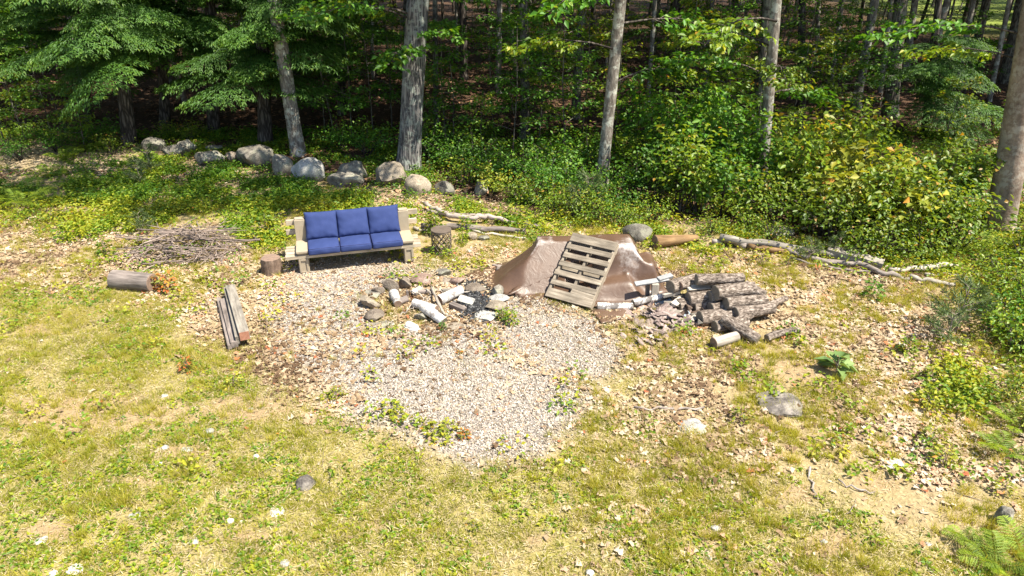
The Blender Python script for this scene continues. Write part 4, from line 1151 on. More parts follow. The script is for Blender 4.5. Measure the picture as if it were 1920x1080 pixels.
# ---------------------------------------------------------------- timbers on the left
def timber(u0, v0, u1, v1, z0, w, t, m, label, grp, endm=None, roll=0):
    a, b = G(u0, v0, z0), G(u1, v1, z0)
    rot, l = basis_x(a, b)
    g0 = float(gz((a.x + b.x) / 2, (a.y + b.y) / 2))
    o = board('timber', l, w, t, m, None, ((a + b) / 2 + Vector((0, 0, g0 + 0))), rot)
    tag(o, label, 'timber', grp)
    if endm:
        for s in (-1, 1):
            e = board('sawn_end', .006, w - .012, t - .012, endm, o, (s * (l / 2 + .001), 0, 0), bevel=0)
    return o
GT = 'timbers lying side by side on the leaves'
timber(459, 632, 433, 543, .15, .13, .13, 'wood_grey', 'thick squared grey timber with a reddish sawn end', GT, 'end_red')
timber(446, 640, 424, 546, .10, .05, .12, 'wood_grey', 'narrow grey timber left against the thick squared one', GT)
timber(440, 648, 419, 566, .05, .09, .09, 'wood_dark', 'dark grooved timber third from the thick squared one', GT)
timber(431, 652, 410, 562, .035, .05, .07, 'wood_dark', 'thin dark timber at the outer left of the timbers', GT)

# ---------------------------------------------------------------- brush pile
def stick_mesh(seed, l, r):
    rs = random.Random(seed); mb = MB()
    n = 6; pts_ = []
    off = Vector((0, 0, 0))
    for i in range(n + 1):
        t = i / n
        pts_.append(Vector((t * l - l / 2, rs.gauss(0, .012) + .06 * l * math.sin(t * 3 + seed), rs.gauss(0, .008))))
    mb.tube(pts_, [r * (1 - .65 * i / n) for i in range(n + 1)], 5)
    for k in range(rs.randrange(1, 3)):
        i = rs.randrange(2, n); b = pts_[i]
        d = Vector((.7, rs.choice([-1, 1]) * rs.uniform(.3, .8), rs.uniform(-.1, .3))) * rs.uniform(.12, .3)
        mb.tube([b, b + d * .6, b + d], [r * .5, r * .35, r * .15], 4, False)
    return mb.mesh('stick', M['stick'], True)
STK = [stick_mesh(i, random.uniform(.6, 1.5), random.uniform(.008, .02)) for i in range(10)]
c = GG(352, 470)
rs = random.Random(3)
for i in range(150):
    a = rs.uniform(0, 6.28); rr = math.sqrt(rs.random())
    x = c.x + math.cos(a) * rr * .86; y = c.y + math.sin(a) * rr * .72
    hgt = .5 * (1 - rr * rr) * rs.random() + .02
    o = obj('stick', STK[i % 10], None, (x, y, float(gz(x, y)) + hgt), (rs.gauss(0, .2), rs.gauss(0, .12), rs.gauss(.1, .7) if rs.random() < .55 else rs.uniform(0, 3.14)), rs.uniform(.5, 1.05))
    tag(o, 'thin dry branch in the tangled brush pile left of the bench', 'stick', 'sticks of the brush pile')
for i in range(60):
    p = GG(rs.choice([rs.uniform(1200, 1900), rs.uniform(250, 1000)]), 0 + rs.uniform(500, 960))
    if p.y > 9 and -3.6 < p.x < -1.2: continue
    o = obj('twig', STK[i % 10], None, (p.x, p.y, p.z + .012), (0, rs.gauss(0, .05), rs.uniform(0, 6.28)), rs.uniform(.15, .42))
    tag(o, 'small dry twig lying loose on the ground of the clearing', 'twig', 'loose twigs on the ground')

# ---------------------------------------------------------------- fallen poles and branches
def branch(pix, widths, m, label, name='fallen_branch', cat='branch', group=None, n=9, jit=.012, seed=1):
    """pix: (u, v, z of the axis)"""
    rs = random.Random(seed)
    P = [G(u, v, z) for u, v, z in pix]
    P = [q + Vector((0, 0, float(gz(q.x, q.y)))) for q in P]
    o0 = P[0].copy()
    rot, l = basis_x(P[0], P[-1])
    inv = rot.to_matrix().inverted()
    rad = [w / ppm(q) / 2 for w, q in zip(widths, P)]
    # resample
    Q = []; Rr = []
    for i in range(len(P) - 1):
        for k in range(4):
            t = k / 4
            Q.append(inv @ (P[i].lerp(P[i + 1], t) - o0) + Vector((0, rs.gauss(0, jit), rs.gauss(0, jit)))); Rr.append((rad[i] * (1 - t) + rad[i + 1] * t) * rs.uniform(.88, 1.1))
    Q.append(inv @ (P[-1] - o0)); Rr.append(rad[-1])
    o = obj(name, MB().tube(Q, Rr, n).mesh(name, M[m], True), None, o0, rot)
    return tag(o, label, cat, group)
GF_ = 'fallen poles and branches at the right of the clearing'
branch([(1350, 446, .12), (1450, 462, .10), (1550, 478, .09), (1640, 492, .07)], [15, 15, 13, 9], 'wood_grey', 'long grey barkless pole behind the orange stripped branch', group=GF_)
branch([(1335, 453, .05), (1370, 450, .07), (1400, 460, .06)], [9, 15, 17], 'wood_branch', 'dark rough root end at the left of the long grey pole', group=GF_)
branch([(1403, 463, .07), (1440, 470, .07), (1478, 472, .07)], [10, 11, 9], 'wood_orange', 'orange stripped branch lying along the long grey pole', group=GF_)
branch([(1474, 474, .05), (1540, 490, .06), (1610, 497, .06), (1660, 517, .05), (1705, 524, .04)], [11, 11, 10, 11, 7], 'wood_branch', 'long brown branch running in front of the grey squared timber', group=GF_)
branch([(1480, 487, .03), (1560, 503, .03), (1620, 511, .02), (1690, 517, .02)], [4, 5, 4, 3], 'wood_dark', 'thin dark stick lowest among the fallen poles', group=GF_)
branch([(1668, 510, .05), (1720, 502, .08), (1765, 496, .10), (1800, 497, .06)], [8, 11, 12, 4], 'wood_pale', 'whitish split branch pointing up to the right', group=GF_)
branch([(1705, 521, .04), (1750, 528, .04), (1790, 534, .03)], [9, 10, 8], 'wood_bare', 'short pale pole at the right end of the fallen branches', group=GF_)
branch([(1735, 515, .03), (1775, 511, .03), (1825, 517, .02)], [5, 6, 3], 'wood_pale', 'thin white branch under the whitish split branch', group=GF_)
a, b = G(1552, 470, .13), G(1655, 498, .06)
rot, l = basis_x(a, b)
o = board('timber', l, .24, .15, 'wood_grey', None, (a + b) / 2 + Vector((0, 0, .0)), rot)
tag(o, 'thick squared grey timber lying on the fallen branches at the right', 'timber')
GK = 'fallen branches behind the bench and side table'
branch([(795, 383, .12), (825, 395, .10), (850, 405, .10), (890, 407, .12), (915, 400, .16), (945, 410, .1), (975, 416, .05)], [8, 9, 10, 10, 10, 8, 5], 'wood_branch', 'grey arched dead branch right of the bench back', group=GK)
branch([(800, 397, .06), (860, 402, .06), (920, 398, .06)], [6, 7, 5], 'wood_branch', 'straight grey branch behind the arched dead branch', group=GK)
branch([(790, 425, .05), (860, 424, .06), (930, 428, .06), (985, 430, .05)], [11, 13, 12, 9], 'wood_dark', 'dark rotting log lying behind the side table', group=GK, name='rotten_log', cat='log')
branch([(885, 433, .02), (935, 438, .03), (985, 444, .02)], [4, 5, 4], 'wood_bare', 'thin pale pole lying left of the tarp', group=GK)
branch([(775, 428, .03), (800, 432, .03)], [6, 5], 'wood_pale', 'short pale stick beside the right bench end', group=GK)
branch([(985, 418, .06), (1010, 424, .05)], [10, 6], 'wood_branch', 'short knobbly branch end at the back left corner of the tarp', group=GK)
branch([(908, 300, .1), (940, 308, .1), (985, 325, .05), (1010, 340, .02)], [7, 8, 6, 4], 'wood_branch', 'fallen branch lying in the dark low bushes', group=GK)
branch([(1190, 766, .02), (1250, 768, .03), (1320, 762, .03)], [4, 5, 4], 'wood_branch', 'long bare stick on the leaves below the bark heap')
branch([(1570, 905, .02), (1605, 917, .03), (1640, 922, .02)], [3, 4, 3], 'wood_branch', 'curved thin branch in the right lawn')
branch([(1515, 880, .02), (1522, 920, .02), (1535, 940, .02)], [5, 4, 2], 'wood_branch', 'short dark crooked branch in the right lawn')
branch([(1870, 688, .03), (1925, 694, .03)], [5, 6], 'wood_pale', 'pale straight stick under the low bushes at the right margin')

# ---------------------------------------------------------------- tarp over the firewood
PW, HP = .76, 1.10
PYAW, PTILT = -.568, .715
xax = Vector((math.cos(PYAW), math.sin(PYAW), 0))
yax = Vector((-math.sin(PYAW) * math.cos(PTILT), math.cos(PYAW) * math.cos(PTILT), math.sin(PTILT)))
zax = xax.cross(yax)
PM = Matrix((xax, yax, zax)).transposed().to_4x4(); PM.translation = Vector((.803, 9.05, float(gz(.803, 9.05)) + .075))
PMI = PM.inverted()
def wood_height(x, y):          # the firewood stacked under the cloth
    def box(x0, x1, y0, y1, h, f):
        d = np.maximum(np.maximum(x0 - x, x - x1), np.maximum(y0 - y, y - y1))
        return h * (1 - sm(0, f, d))
    h = box(.45, 1.85, 9.80, 10.25, .63, .2)
    h = np.maximum(h, box(.42, .62, 9.78, 10.2, .655, .2))
    h = np.maximum(h, box(1.35, 1.82, 9.72, 10.2, .65, .24))
    h = np.maximum(h, box(1.8, 2.12, 9.6, 9.95, .40, .2))
    h = np.maximum(h, np.clip((x + .30) / .75, 0, .98) * .62 * box(-.4, .5, 9.80, 10.12, 1., .5))
    h = np.maximum(h, np.clip((x + .1) / .6, 0, 1) * box(.0, .7, 9.35, 9.7, .26, .3))
    h = np.maximum(h, box(1.2, 1.75, 9.35, 9.6, .22, .25))
    return h + .03 * (fbm(x * 5, y * 9, 7) - .5) * (h > .1)

def tarp():
    ds = .036
    xs = np.arange(-1.05, 2.86, ds); ys = np.arange(8.42, 11.2, ds)
    nx, ny = len(xs), len(ys)
    Xr, Yr = np.meshgrid(xs, ys, indexing='ij')
    cut = [(-.98, 10.15), (-.5, 9.6), (.0, 8.86), (.5, 8.62), (.95, 8.66), (1.62, 8.5), (2.25, 8.74), (2.78, 9.6), (2.5, 10.6), (1.9, 11.0), (.4, 11.0), (-.3, 10.8)]
    inside = sdist(cut, Xr.ravel(), Yr.ravel()).reshape(nx, ny) + .09 * (fbm(Xr * 2.5, Yr * 2.5, 33) - .5) > 0
    r2 = np.random.default_rng(3)
    P = np.stack([Xr, Yr, np.full_like(Xr, .72) + r2.normal(0, .004, Xr.shape)], -1)
    V = np.zeros_like(P)
    im = np.where(inside, 1., 0.)
    cons = []
    def pair(di, dj, st, w):
        rest = ds * math.hypot(di, dj)
        sl_a = (slice(max(0, -di), nx - max(0, di)), slice(max(0, -dj), ny - max(0, dj)))
        sl_b = (slice(max(0, di), nx + min(0, di)), slice(max(0, dj), ny + min(0, dj)))
        ok = (im[sl_a] * im[sl_b])[..., None] * w
        k = np.arange(ok.shape[0])[:, None] if abs(di) else np.arange(ok.shape[1])[None, :]
        for ph in (0, 1):
            cons.append((sl_a, sl_b, rest, ok * ((k // max(abs(di), abs(dj))) % 2 == ph)[..., None]))
    for di, dj, w in ((1, 0, 1.), (0, 1, 1.), (1, 1, .7), (1, -1, .7), (2, 0, .12), (0, 2, .12)):
        pair(di, dj, 0, w)
    dt = .022
    for step in range(270):
        V[..., 2] -= 9.8 * dt
        V *= .99 if step < 150 else .96
        Q = P + V * dt
        for it in range(7):
            for sa, sb, rest, ok in cons:
                d = Q[sb] - Q[sa]
                l = np.sqrt((d * d).sum(-1, keepdims=True)) + 1e-9
                c = d * (.5 * (l - rest) / l) * ok
                Q[sa] += c; Q[sb] -= c
            if it % 3 == 0 or it == 6:
                h = np.maximum(wood_height(Q[..., 0], Q[..., 1]), .0) + .012
                hit = Q[..., 2] < h
                Q[..., 2] = np.where(hit, h, Q[..., 2])
        fr = np.where(hit, .35, 1.)[..., None]
        V = (Q - P) / dt
        V[..., :2] *= fr
        V = np.clip(V, -4, 4)
        P = P + V * dt
        P[..., 2] = np.where(hit, np.maximum(P[..., 2], h), P[..., 2])
    # smooth out the smallest jitter
    for _ in range(1):
        A = P.copy()
        A[1:-1, 1:-1] = .5 * P[1:-1, 1:-1] + .125 * (P[2:, 1:-1] + P[:-2, 1:-1] + P[1:-1, 2:] + P[1:-1, :-2])
        P = np.where(inside[..., None], A, P)
    F = P.reshape(-1, 3).copy()
    for i in range(len(F)):
        if not inside.flat[i]: continue
        x, y, z = F[i]
        g0 = float(gz(x, y)); z += g0
        for _ in range(3):                         # the leaning pallet presses the cloth in
            lp = PMI @ Vector((x, y, z))
            if -.25 < lp.y < HP + .25:
                lim = -.15 + .5 * max(0, abs(lp.x) - PW / 2 - .02) + .35 * max(0, lp.y - HP) + .25 * max(0, -lp.y)
                if lp.z > lim:
                    q3 = Vector((x, y, z)) - zax * (lp.z - lim) * .9
                    x, y, z = q3.x, max(q3.y, y), max(q3.z, .02 + g0)
        F[i] = x, y, z
    iid = np.arange(nx * ny).reshape(nx, ny)
    okf = inside[:-1, :-1] & inside[1:, :-1] & inside[1:, 1:] & inside[:-1, 1:]
    q = np.stack([iid[:-1, :-1], iid[1:, :-1], iid[1:, 1:], iid[:-1, 1:]], -1)[okf]
    used = np.unique(q); remap = np.zeros(nx * ny, int); remap[used] = np.arange(len(used))
    pts_ = F[used]; base = np.array([1.1, 9.8, 0.])
    hz = pts_[:, 2] / .62
    lap = np.zeros((nx, ny)); Z = F[:, 2].reshape(nx, ny)
    lap[2:-2, 2:-2] = Z[2:-2, 2:-2] - .25 * (Z[4:, 2:-2] + Z[:-4, 2:-2] + Z[2:-2, 4:] + Z[2:-2, :-4])
    cv = np.clip(lap.ravel()[used] / .02, 0, 1)                 # worn along the ridges
    wr = sm(.5, 1., hz) * (.05 + .6 * cv) * (pts_[:, 1] < 10.15)
    wr += .55 * np.exp(-((pts_[:, 0] - 1.8) / .22) ** 2 - ((pts_[:, 1] - 9.75) / .3) ** 2)
    wr += .22 * np.exp(-((pts_[:, 0] - .5) / .1) ** 2) * sm(.85, 1., hz)
    me = mesh_np('tarp_cover', pts_ - base, remap[q], M['tarp'], dict(wear=np.clip(wr, 0, 1)), True)
    o = obj('tarp', me, None, base)
    md = o.modifiers.new('cloth', 'SOLIDIFY'); md.thickness = .004; md.offset = 1
    return tag(o, 'brown creased tarp with worn white patches draped over stacked firewood', 'tarp')
tarp()
# loose tarp corner in front of the pallet
fl = MB(); q = []
P0 = [G(1107, 585, .01), G(1180, 578, .02), G(1165, 600, .015), G(1128, 612, .012)]
nn = 10
for j in range(nn + 1):
    for i in range(nn + 1):
        a, b_ = i / nn, j / nn
        pt = P0[0].lerp(P0[1], a).lerp(P0[3].lerp(P0[2], a), b_)
        q.append((pt.x, pt.y, pt.z + float(gz(pt.x, pt.y)) + .02 + .03 * mnoise.noise((pt.x * 6, pt.y * 6, 2))))
qf = [(j * (nn + 1) + i, (j + 1) * (nn + 1) + i, (j + 1) * (nn + 1) + i + 1, j * (nn + 1) + i + 1) for j in range(nn) for i in range(nn)]
o = obj('tarp_scrap', mesh_np('tarp_scrap', np.array(q) - np.array(P0[0]), np.array(qf), M['tarp'], dict(wear=np.full(len(q), .1)), True), None, P0[0])
md = o.modifiers.new('cloth', 'SOLIDIFY'); md.thickness = .004
tag(o, 'crumpled brown tarp scrap at the right foot of the pallet', 'tarp')

# ---------------------------------------------------------------- pallet
pal = empty('pallet', (0, 0, 0), 0, 'weathered grey wooden pallet leaning against the brown tarp', 'pallet')
pal.matrix_world = PM
rs = random.Random(8)
TB = .11
for x in (-PW / 2 + .02, 0, PW / 2 - .02):
    o = board('stringer', HP, .038, .085, 'wood_pallet', pal, (x, HP / 2, -.065), (0, 0, R(90)))
rows = [(.075, .15), (.275, .085), (.455, .085), (.63, .085), (.80, .085), (.965, .085), (1.145, .145)]
for y, w in rows:
    board('deck_board', PW + rs.uniform(-.01, .015), w, .018, 'wood_pallet', pal, (rs.uniform(-.006, .006), y * HP / 1.22, -.012), (0, 0, rs.gauss(0, .008)))
board('deck_board', PW * .5, .07, .018, 'wood_pallet', pal, (PW * .24, .19 * HP / 1.22, -.012), (0, 0, -.02))
for y in (.1, .58, 1.1):
    board('bottom_board', PW, .09, .018, 'wood_pallet', pal, (0, y * HP / 1.22, -.118))

# ---------------------------------------------------------------- boards weighing the tarp down, scraps at its right end
def plank(u, v, z, l, w, t, rz, m, label, rot=(0, 0), name='board', cat='board', grp=None):
    p = G(u, v, z); p.z += float(gz(p.x, p.y))
    o = board(name, l, w, t, m, None, p, (rot[0], rot[1], rz))
    return tag(o, label, cat, grp)
plank(949, 503, .04, .3, .16, .06, R(-8), 'wood_dark', 'grooved dark wood block on the left hem of the tarp', (0, R(4)))
plank(1011, 531, .05, .26, .13, .05, R(-25), 'wood_dark', 'grey wood block on the tarp hem left of the pallet', (R(10), R(10)))
plank(931, 497, .02, .16, .05, .04, R(-35), 'wood_dark', 'small dark wood chunk at the leftmost tip of the tarp')
plank(1000, 548, .012, .5, .16, .012, R(-28), 'wood_dark', 'thin brown board flat on the ground under the tarp hem', (R(3), 0))
plank(1222, 528, .33, .52, .085, .03, R(12), 'board_white', 'whitish grey board along the right hem of the tarp', (R(20), R(-4)))
plank(1247, 520, .37, .24, .085, .05, R(24), 'board_white', 'short grey board end sticking out right of the tarp', (R(10), R(-6)))
plank(1228, 546, .19, .24, .10, .07, 0, 'wood_pale', 'short pale split post standing beside the log pile', (R(90), R(88)))
plank(1214, 545, .16, .28, .06, .05, 0, 'wood_dark', 'dark split post standing under the whitish grey board', (R(90), R(86)))
plank(1245, 568, .04, .26, .12, .02, R(14), 'plastic_blue', 'blue grey plastic sheet scrap left of the log pile', (R(14), R(-8)))
plank(1290, 592, .06, .22, .09, .02, R(60), 'plastic_blue', 'grey plastic scrap at the left foot of the log pile', (R(30), R(8)))

rs = random.Random(41)
for i in range(22):
    u, v = rs.uniform(1258, 1325), rs.uniform(540, 606)
    z_ = max(.03, .34 - .0052 * (v - 540)) * rs.uniform(.6, 1)
    p = G(u, v, z_); l, w = rs.uniform(.22, .4), rs.uniform(.035, .06)
    b = MB().add([(-l / 2, -w, -w * .6), (-l / 2, w, -w * .5), (-l / 2, rs.gauss(0, .01), w), (l / 2, -w * .9, -w * .6), (l / 2, w * .9, -w * .6), (l / 2, rs.gauss(0, .01), w * .9)], [(0, 2, 1), (3, 4, 5), (0, 1, 4, 3), (1, 2, 5, 4), (2, 0, 3, 5)])
    o = obj('firewood', b.mesh('firewood', M[rs.choice(['wood_dark', 'wood_bare', 'wood_stump', 'wood_grey'])], bevel=.004), None, p, (rs.uniform(0, 6), rs.gauss(0, .25), rs.gauss(.3, .6)))
    tag(o, 'small split piece of firewood jammed in the left end of the log pile', 'firewood', 'split pieces in the log pile')

# ---------------------------------------------------------------- bark heap
def chip_mesh(seed):
    rs = random.Random(seed); l = rs.uniform(.12, .3); w = rs.uniform(.04, .09)
    V = []; F = []
    nn, mm = 5, 3
    for s in (0, 1):
        for i in range(nn + 1):
            for j in range(mm + 1):
                t = i / nn; a = (j / mm - .5) * 1.7
                ww = w * (.65 + .4 * math.sin(t * math.pi)) * (1 + .25 * mnoise.noise((t * 5, j, seed)))
                V.append((t * l - l / 2, math.sin(a) * ww, (math.cos(a) - 1) * ww * .8 - s * .012 + .012 * mnoise.noise((t * 7, j * 3., seed + .5))))
    o2 = (nn + 1) * (mm + 1)
    for i in range(nn):
        for j in range(mm):
            a, b, c_, d = i * (mm + 1) + j, i * (mm + 1) + j + 1, (i + 1) * (mm + 1) + j + 1, (i + 1) * (mm + 1) + j
            F.append((a, d, c_, b)); F.append((a + o2, b + o2, c_ + o2, d + o2))
    for i in range(nn):
        for j in (0, mm):
            a, b = i * (mm + 1) + j, (i + 1) * (mm + 1) + j
            F.append((a, b, b + o2, a + o2) if j else (b, a, a + o2, b + o2))
    for j in range(mm):
        for i in (0, nn):
            a, b = i * (mm + 1) + j, i * (mm + 1) + j + 1
            F.append((a, b, b + o2, a + o2) if not i else (b, a, a + o2, b + o2))
    return MB().add(V, F).mesh('bark_piece', M['bark_chip'])
CH = [chip_mesh(i) for i in range(8)]
rs = random.Random(9)
for i in range(190):
    u, v = rs.gauss(1238, 34), rs.gauss(604, 17)
    if not (1165 < u < 1310 and 565 < v < 650): continue
    p = GG(u, v); dz = .16 * math.exp(-((u - 1245) / 38) ** 2 - ((v - 600) / 18) ** 2) * rs.random()
    o = obj('bark_piece', CH[i % 8], None, (p.x, p.y, p.z + .02 + dz), (rs.gauss(0, .4), rs.gauss(0, .3), rs.gauss(.5, .9)), rs.uniform(.55, 1.1))
    tag(o, 'curled strip of shed bark in the heap left of the log pile', 'bark', 'bark strips heaped beside the log pile')

# ---------------------------------------------------------------- fire pit
GP = 'stones ringing the fire pit'
for u, v, w, h, m, lab in [
    (732, 536, 34, 27, 'stone_brown', 'brown angular ring stone at the back left of the fire pit'),
    (760, 532, 27, 24, 'stone_brown', 'square brown ring stone next to the angular one'),
    (710, 545, 22, 18, 'stone_brown', 'small brown ring stone left of the angular one'),
    (698, 551, 40, 15, 'granite', 'flat dark slab in the fire pit ring above the yellowish stone'),
    (691, 568, 39, 25, 'stone_tan', 'yellowish block at the left end of the fire pit ring'),
    (703, 592, 34, 20, 'stone_brown', 'half buried brown stone in the front left of the ring'),
    (716, 607, 34, 12, 'granite', 'sunken grey stone in the front of the ring'),
    (769, 611, 36, 18, 'stone_white', 'bright white stone in the front of the fire pit'),
    (805, 615, 28, 10, 'stone_tan', 'low tan stone right of the bright white one'),
    (850, 614, 40, 13, 'stone_tan', 'wide low tan stone in the front right of the ring'),
    (796, 523, 44, 19, 'stone_red', 'long reddish stone at the back of the ring'),
    (829, 511, 30, 16, 'granite_blue', 'grey stone standing behind the reddish one'),
    (834, 524, 30, 11, 'stone_brown', 'flat dark stone below the standing grey one'),
    (860, 527, 26, 18, 'stone_red', 'rusty stone at the back right of the ring'),
    (897, 540, 42, 18, 'stone_brown', 'long dark brown stone at the right back of the ring'),
    (928, 547, 28, 22, 'granite', 'rounded grey stone at the right of the ring'),
    (935, 562, 34, 18, 'stone_pale', 'pale stone on the right side of the ring'),
    (927, 575, 38, 20, 'stone_tan', 'tan stone on the right side of the ring below the pale one'),
    (908, 593, 54, 22, 'stone_pale', 'large flat pale stone at the front right of the ring'),
    (790, 594, 26, 18, 'granite', 'grey chunk under the crossing birch logs')]:
    rock(u, v, w * 1.24, h * 1.2, m, lab, GP, 'ring_stone', 'stone', facet=.5, rough=.16, depth=.8, sink=.16)
GBi = 'white birch logs in the fire pit'
LG(776, 568, .10, 818, 580, .09, 17, 16, 'birch_white', 'birch log lying under the other in the fire pit centre', group=GBi, end='end_brown', rough=.04)
LG(793, 574, .17, 832, 603, .05, 20, 18, 'birch_white', 'longest birch log crossing over another toward the front', group=GBi, end='end_grey', rough=.04)
LG(824, 563, .09, 865, 543, .13, 20, 17, 'birch_white', 'birch log at the back right of the fire pit', group=GBi, end='end_brown', rough=.04)
LG(738, 550, .09, 746, 570, .06, 19, 15, 'birch_white', 'short stubby birch log at the left of the fire pit', group=GBi, end='end_brown', rough=.06)
LG(748, 566, .05, 764, 560, .07, 13, 13, 'wood_dark', 'short brown log end beside the stubby birch log', end='end_brown')
plank(858, 577, .05, .26, .09, .07, R(-32), 'wood_dark', 'split brown firewood piece near the ashes', (0, R(6)), 'firewood', 'firewood')
plank(874, 563, .07, .24, .13, .03, R(-20), 'stone_pale', 'pale slab leaning beside the ashes', (R(20), R(8)), 'flat_stone', 'stone')
plank(783, 546, .06, .2, .1, .05, R(60), 'wood_bare', 'split pale kindling block at the back of the fire pit', (R(20), 0), 'firewood', 'firewood')
plank(800, 549, .05, .24, .06, .04, R(8), 'wood_dark', 'dark kindling stick at the back of the fire pit', (0, 0), 'firewood', 'firewood')
plank(843, 545, .04, .26, .08, .05, R(30), 'wood_grey', 'grey split wood behind the back right birch log', (0, R(8)), 'firewood', 'firewood')
plank(764, 552, .07, .03, .03, .14, 0, 'wood_dark', 'small dark peg standing in the fire pit', (0, 0), 'firewood', 'firewood')
branch([(809, 541, .1), (820, 565, .13), (834, 593, .03)], [5, 6, 5], 'wood_pale', 'pale lath crossing the fire pit between the birch logs', name='lath', cat='lath', jit=.002)
for i, (a, b) in enumerate([((765, 545), (800, 562)), ((790, 540), (812, 552)), ((835, 552), (815, 540)), ((770, 580), (800, 560)), ((800, 575), (806, 555)), ((750, 590), (775, 572)), ((868, 556), (820, 556)), ((880, 548), (830, 550)), ((830, 590), (860, 600)), ((720, 612), (735, 600))]):
    branch([(a[0], a[1], .05), ((a[0] + b[0]) / 2, (a[1] + b[1]) / 2, .10), (b[0], b[1], .08)], [2.4, 2.2, 1.4], 'wood_pale', 'thin straw coloured kindling stick strewn across the fire pit', name='kindling', cat='kindling', group='kindling sticks in the fire pit', n=5, seed=i)

# ---------------------------------------------------------------- scattered stuff
def sample(n, dens, y0=3.2, y1=20., umin=-120, umax=2040):
    """points on the ground in the visible wedge, kept with probability dens(zones)"""
    n = int(n * 1.35)
    Y = rng.uniform(y0, y1, n); hw = (Y * CT + CAM_H * ST) * (1460 / FPX)
    X = rng.uniform(-1, 1, n) * (y1 * CT + CAM_H * ST) * (1460 / FPX)
    k = np.abs(X) < hw
    X, Y = X[k], Y[k]
    z = zones(X, Y)
    d = dens(z, X, Y)
    k = rng.random(len(X)) < d
    return X[k], Y[k], {a: b[k] for a, b in z.items()}

def free(X, Y):                # nothing sprouts through the timbers, the tarp, the log pile or the fire
    f = np.ones_like(X)
    for (cx, cy), rx, ry in ((G(436, 600)[:2], .5, .95), ((1.0, 9.75), 1.75, 1.15), (G(1370, 585)[:2], .95, .75), ((-2.6, 10.35), 1.0, .45)):
        f = np.where(((X - cx) / rx) ** 2 + ((Y - cy) / ry) ** 2 < 1, 0, f)
    return f
def pebble_stuff(X, Y, size, m, name, label, cat, lift=.5):
    n = len(X)
    base = np.array([[1, 0, 0], [0, 1, 0], [-1, 0, 0], [0, -1, 0], [0, 0, 1], [0, 0, -1]], float)
    fac = np.array([[0, 1, 4], [1, 2, 4], [2, 3, 4], [3, 0, 4], [1, 0, 5], [2, 1, 5], [3, 2, 5], [0, 3, 5]])
    s = size * rng.uniform(.55, 1.5, (n, 1, 1)) * np.stack([rng.uniform(.7, 1.3, n), rng.uniform(.7, 1.3, n), rng.uniform(.5, .9, n)], -1)[:, None, :]
    V = base[None] * s * rng.uniform(.7, 1.3, (n, 6, 1))
    a = rng.uniform(0, 6.28, n); ca, sa = np.cos(a)[:, None], np.sin(a)[:, None]
    t = rng.normal(0, .5, n)[:, None]
    x = V[:, :, 0] + V[:, :, 2] * t; zz = V[:, :, 2] - V[:, :, 0] * t
    V = np.stack([x * ca - V[:, :, 1] * sa, x * sa + V[:, :, 1] * ca, zz], -1)
    V += np.stack([X, Y, gz(X, Y) + .012 + size * .3 * lift], -1)[:, None, :]
    F = (np.arange(n)[:, None, None] * 6 + fac[None]).reshape(-1, 3)
    me = mesh_np(name, V.reshape(-1, 3), F, m, dict(rnd=np.repeat(rng.random(n), 6)))
    return tag(obj(name, me), label, cat, kind='stuff')

X, Y, z = sample(420000, lambda z, X, Y: z['gravel'] * (.35 + .55 * z['clean']) * (1 - .7 * z['litter'] * (1 - z['clean'])), 5.0, 11.5)
X, Y = X[:74000], Y[:74000]
pebble_stuff(X, Y, .0112, M['pebble'], 'gravel', 'pale grey crushed gravel spread around the fire pit', 'gravel')
p = GG(893, 572); q2 = GG(885, 540)
n = 1500
Xc = np.concatenate([p.x + rng.normal(0, .12, n), q2.x + rng.normal(0, .13, 350)]); Yc = np.concatenate([p.y + rng.normal(0, .2, n), q2.y + rng.normal(0, .13, 350)])
pebble_stuff(Xc, Yc, .02, M['char'], 'charcoal', 'black charcoal and ash in the right half of the fire pit', 'charcoal', 1.2)

# fallen dry leaves
def leaf_stuff(X, Y, size, m, name, label, cat, lift=.012, curl=.35):
    n = len(X)
    prof = np.array([(-.5, .05), (-.24, .34), (-.06, .13), (.18, .38), (.5, .03)])
    s = size * np.clip(rng.lognormal(-.12, .38, n), .4, 2)
    kx, kw = rng.normal(0, curl * 1.1, n), rng.normal(curl * .5, curl * 1.1, n)
    V = np.zeros((n, 10, 3))
    for i, (t, w) in enumerate(prof):
        for j, sg in enumerate((-1, 1)):
            V[:, i * 2 + j, 0] = t + sg * rng.normal(0, .06, n); V[:, i * 2 + j, 1] = sg * w * rng.uniform(.5, 1.25, n)
            V[:, i * 2 + j, 2] = kx * (t * t - .1) * 1.6 + kw * w * w * 3 + rng.normal(0, .04, n)
    V *= s[:, None, None]
    a = rng.uniform(0, 6.28, n); ca, sa = np.cos(a)[:, None], np.sin(a)[:, None]
    tx, ty = rng.normal(0, .16, n)[:, None], rng.normal(0, .16, n)[:, None]
    zz = V[:, :, 2] + V[:, :, 0] * tx + V[:, :, 1] * ty
    V = np.stack([V[:, :, 0] * ca - V[:, :, 1] * sa, V[:, :, 0] * sa + V[:, :, 1] * ca, zz], -1)
    V += np.stack([X, Y, gz(X, Y) + lift + rng.uniform(0, .014, n)], -1)[:, None, :]
    f = np.array([[i * 2, i * 2 + 1, i * 2 + 3, i * 2 + 2] for i in range(4)])
    F = (np.arange(n)[:, None, None] * 10 + f[None]).reshape(-1, 4)
    cl = np.clip(rng.normal(.5, .27, n) + (fbm(X * 1.1, Y * 1.1, 77) - .5) * 1.3, 0, .955)
    red = rng.random(n) < .025
    cl[red] = rng.uniform(.96, 1, red.sum())
    me = mesh_np(name, V.reshape(-1, 3), F, m, dict(rnd=np.repeat(cl, 10)))
    return tag(obj(name, me), label, cat, kind='stuff')
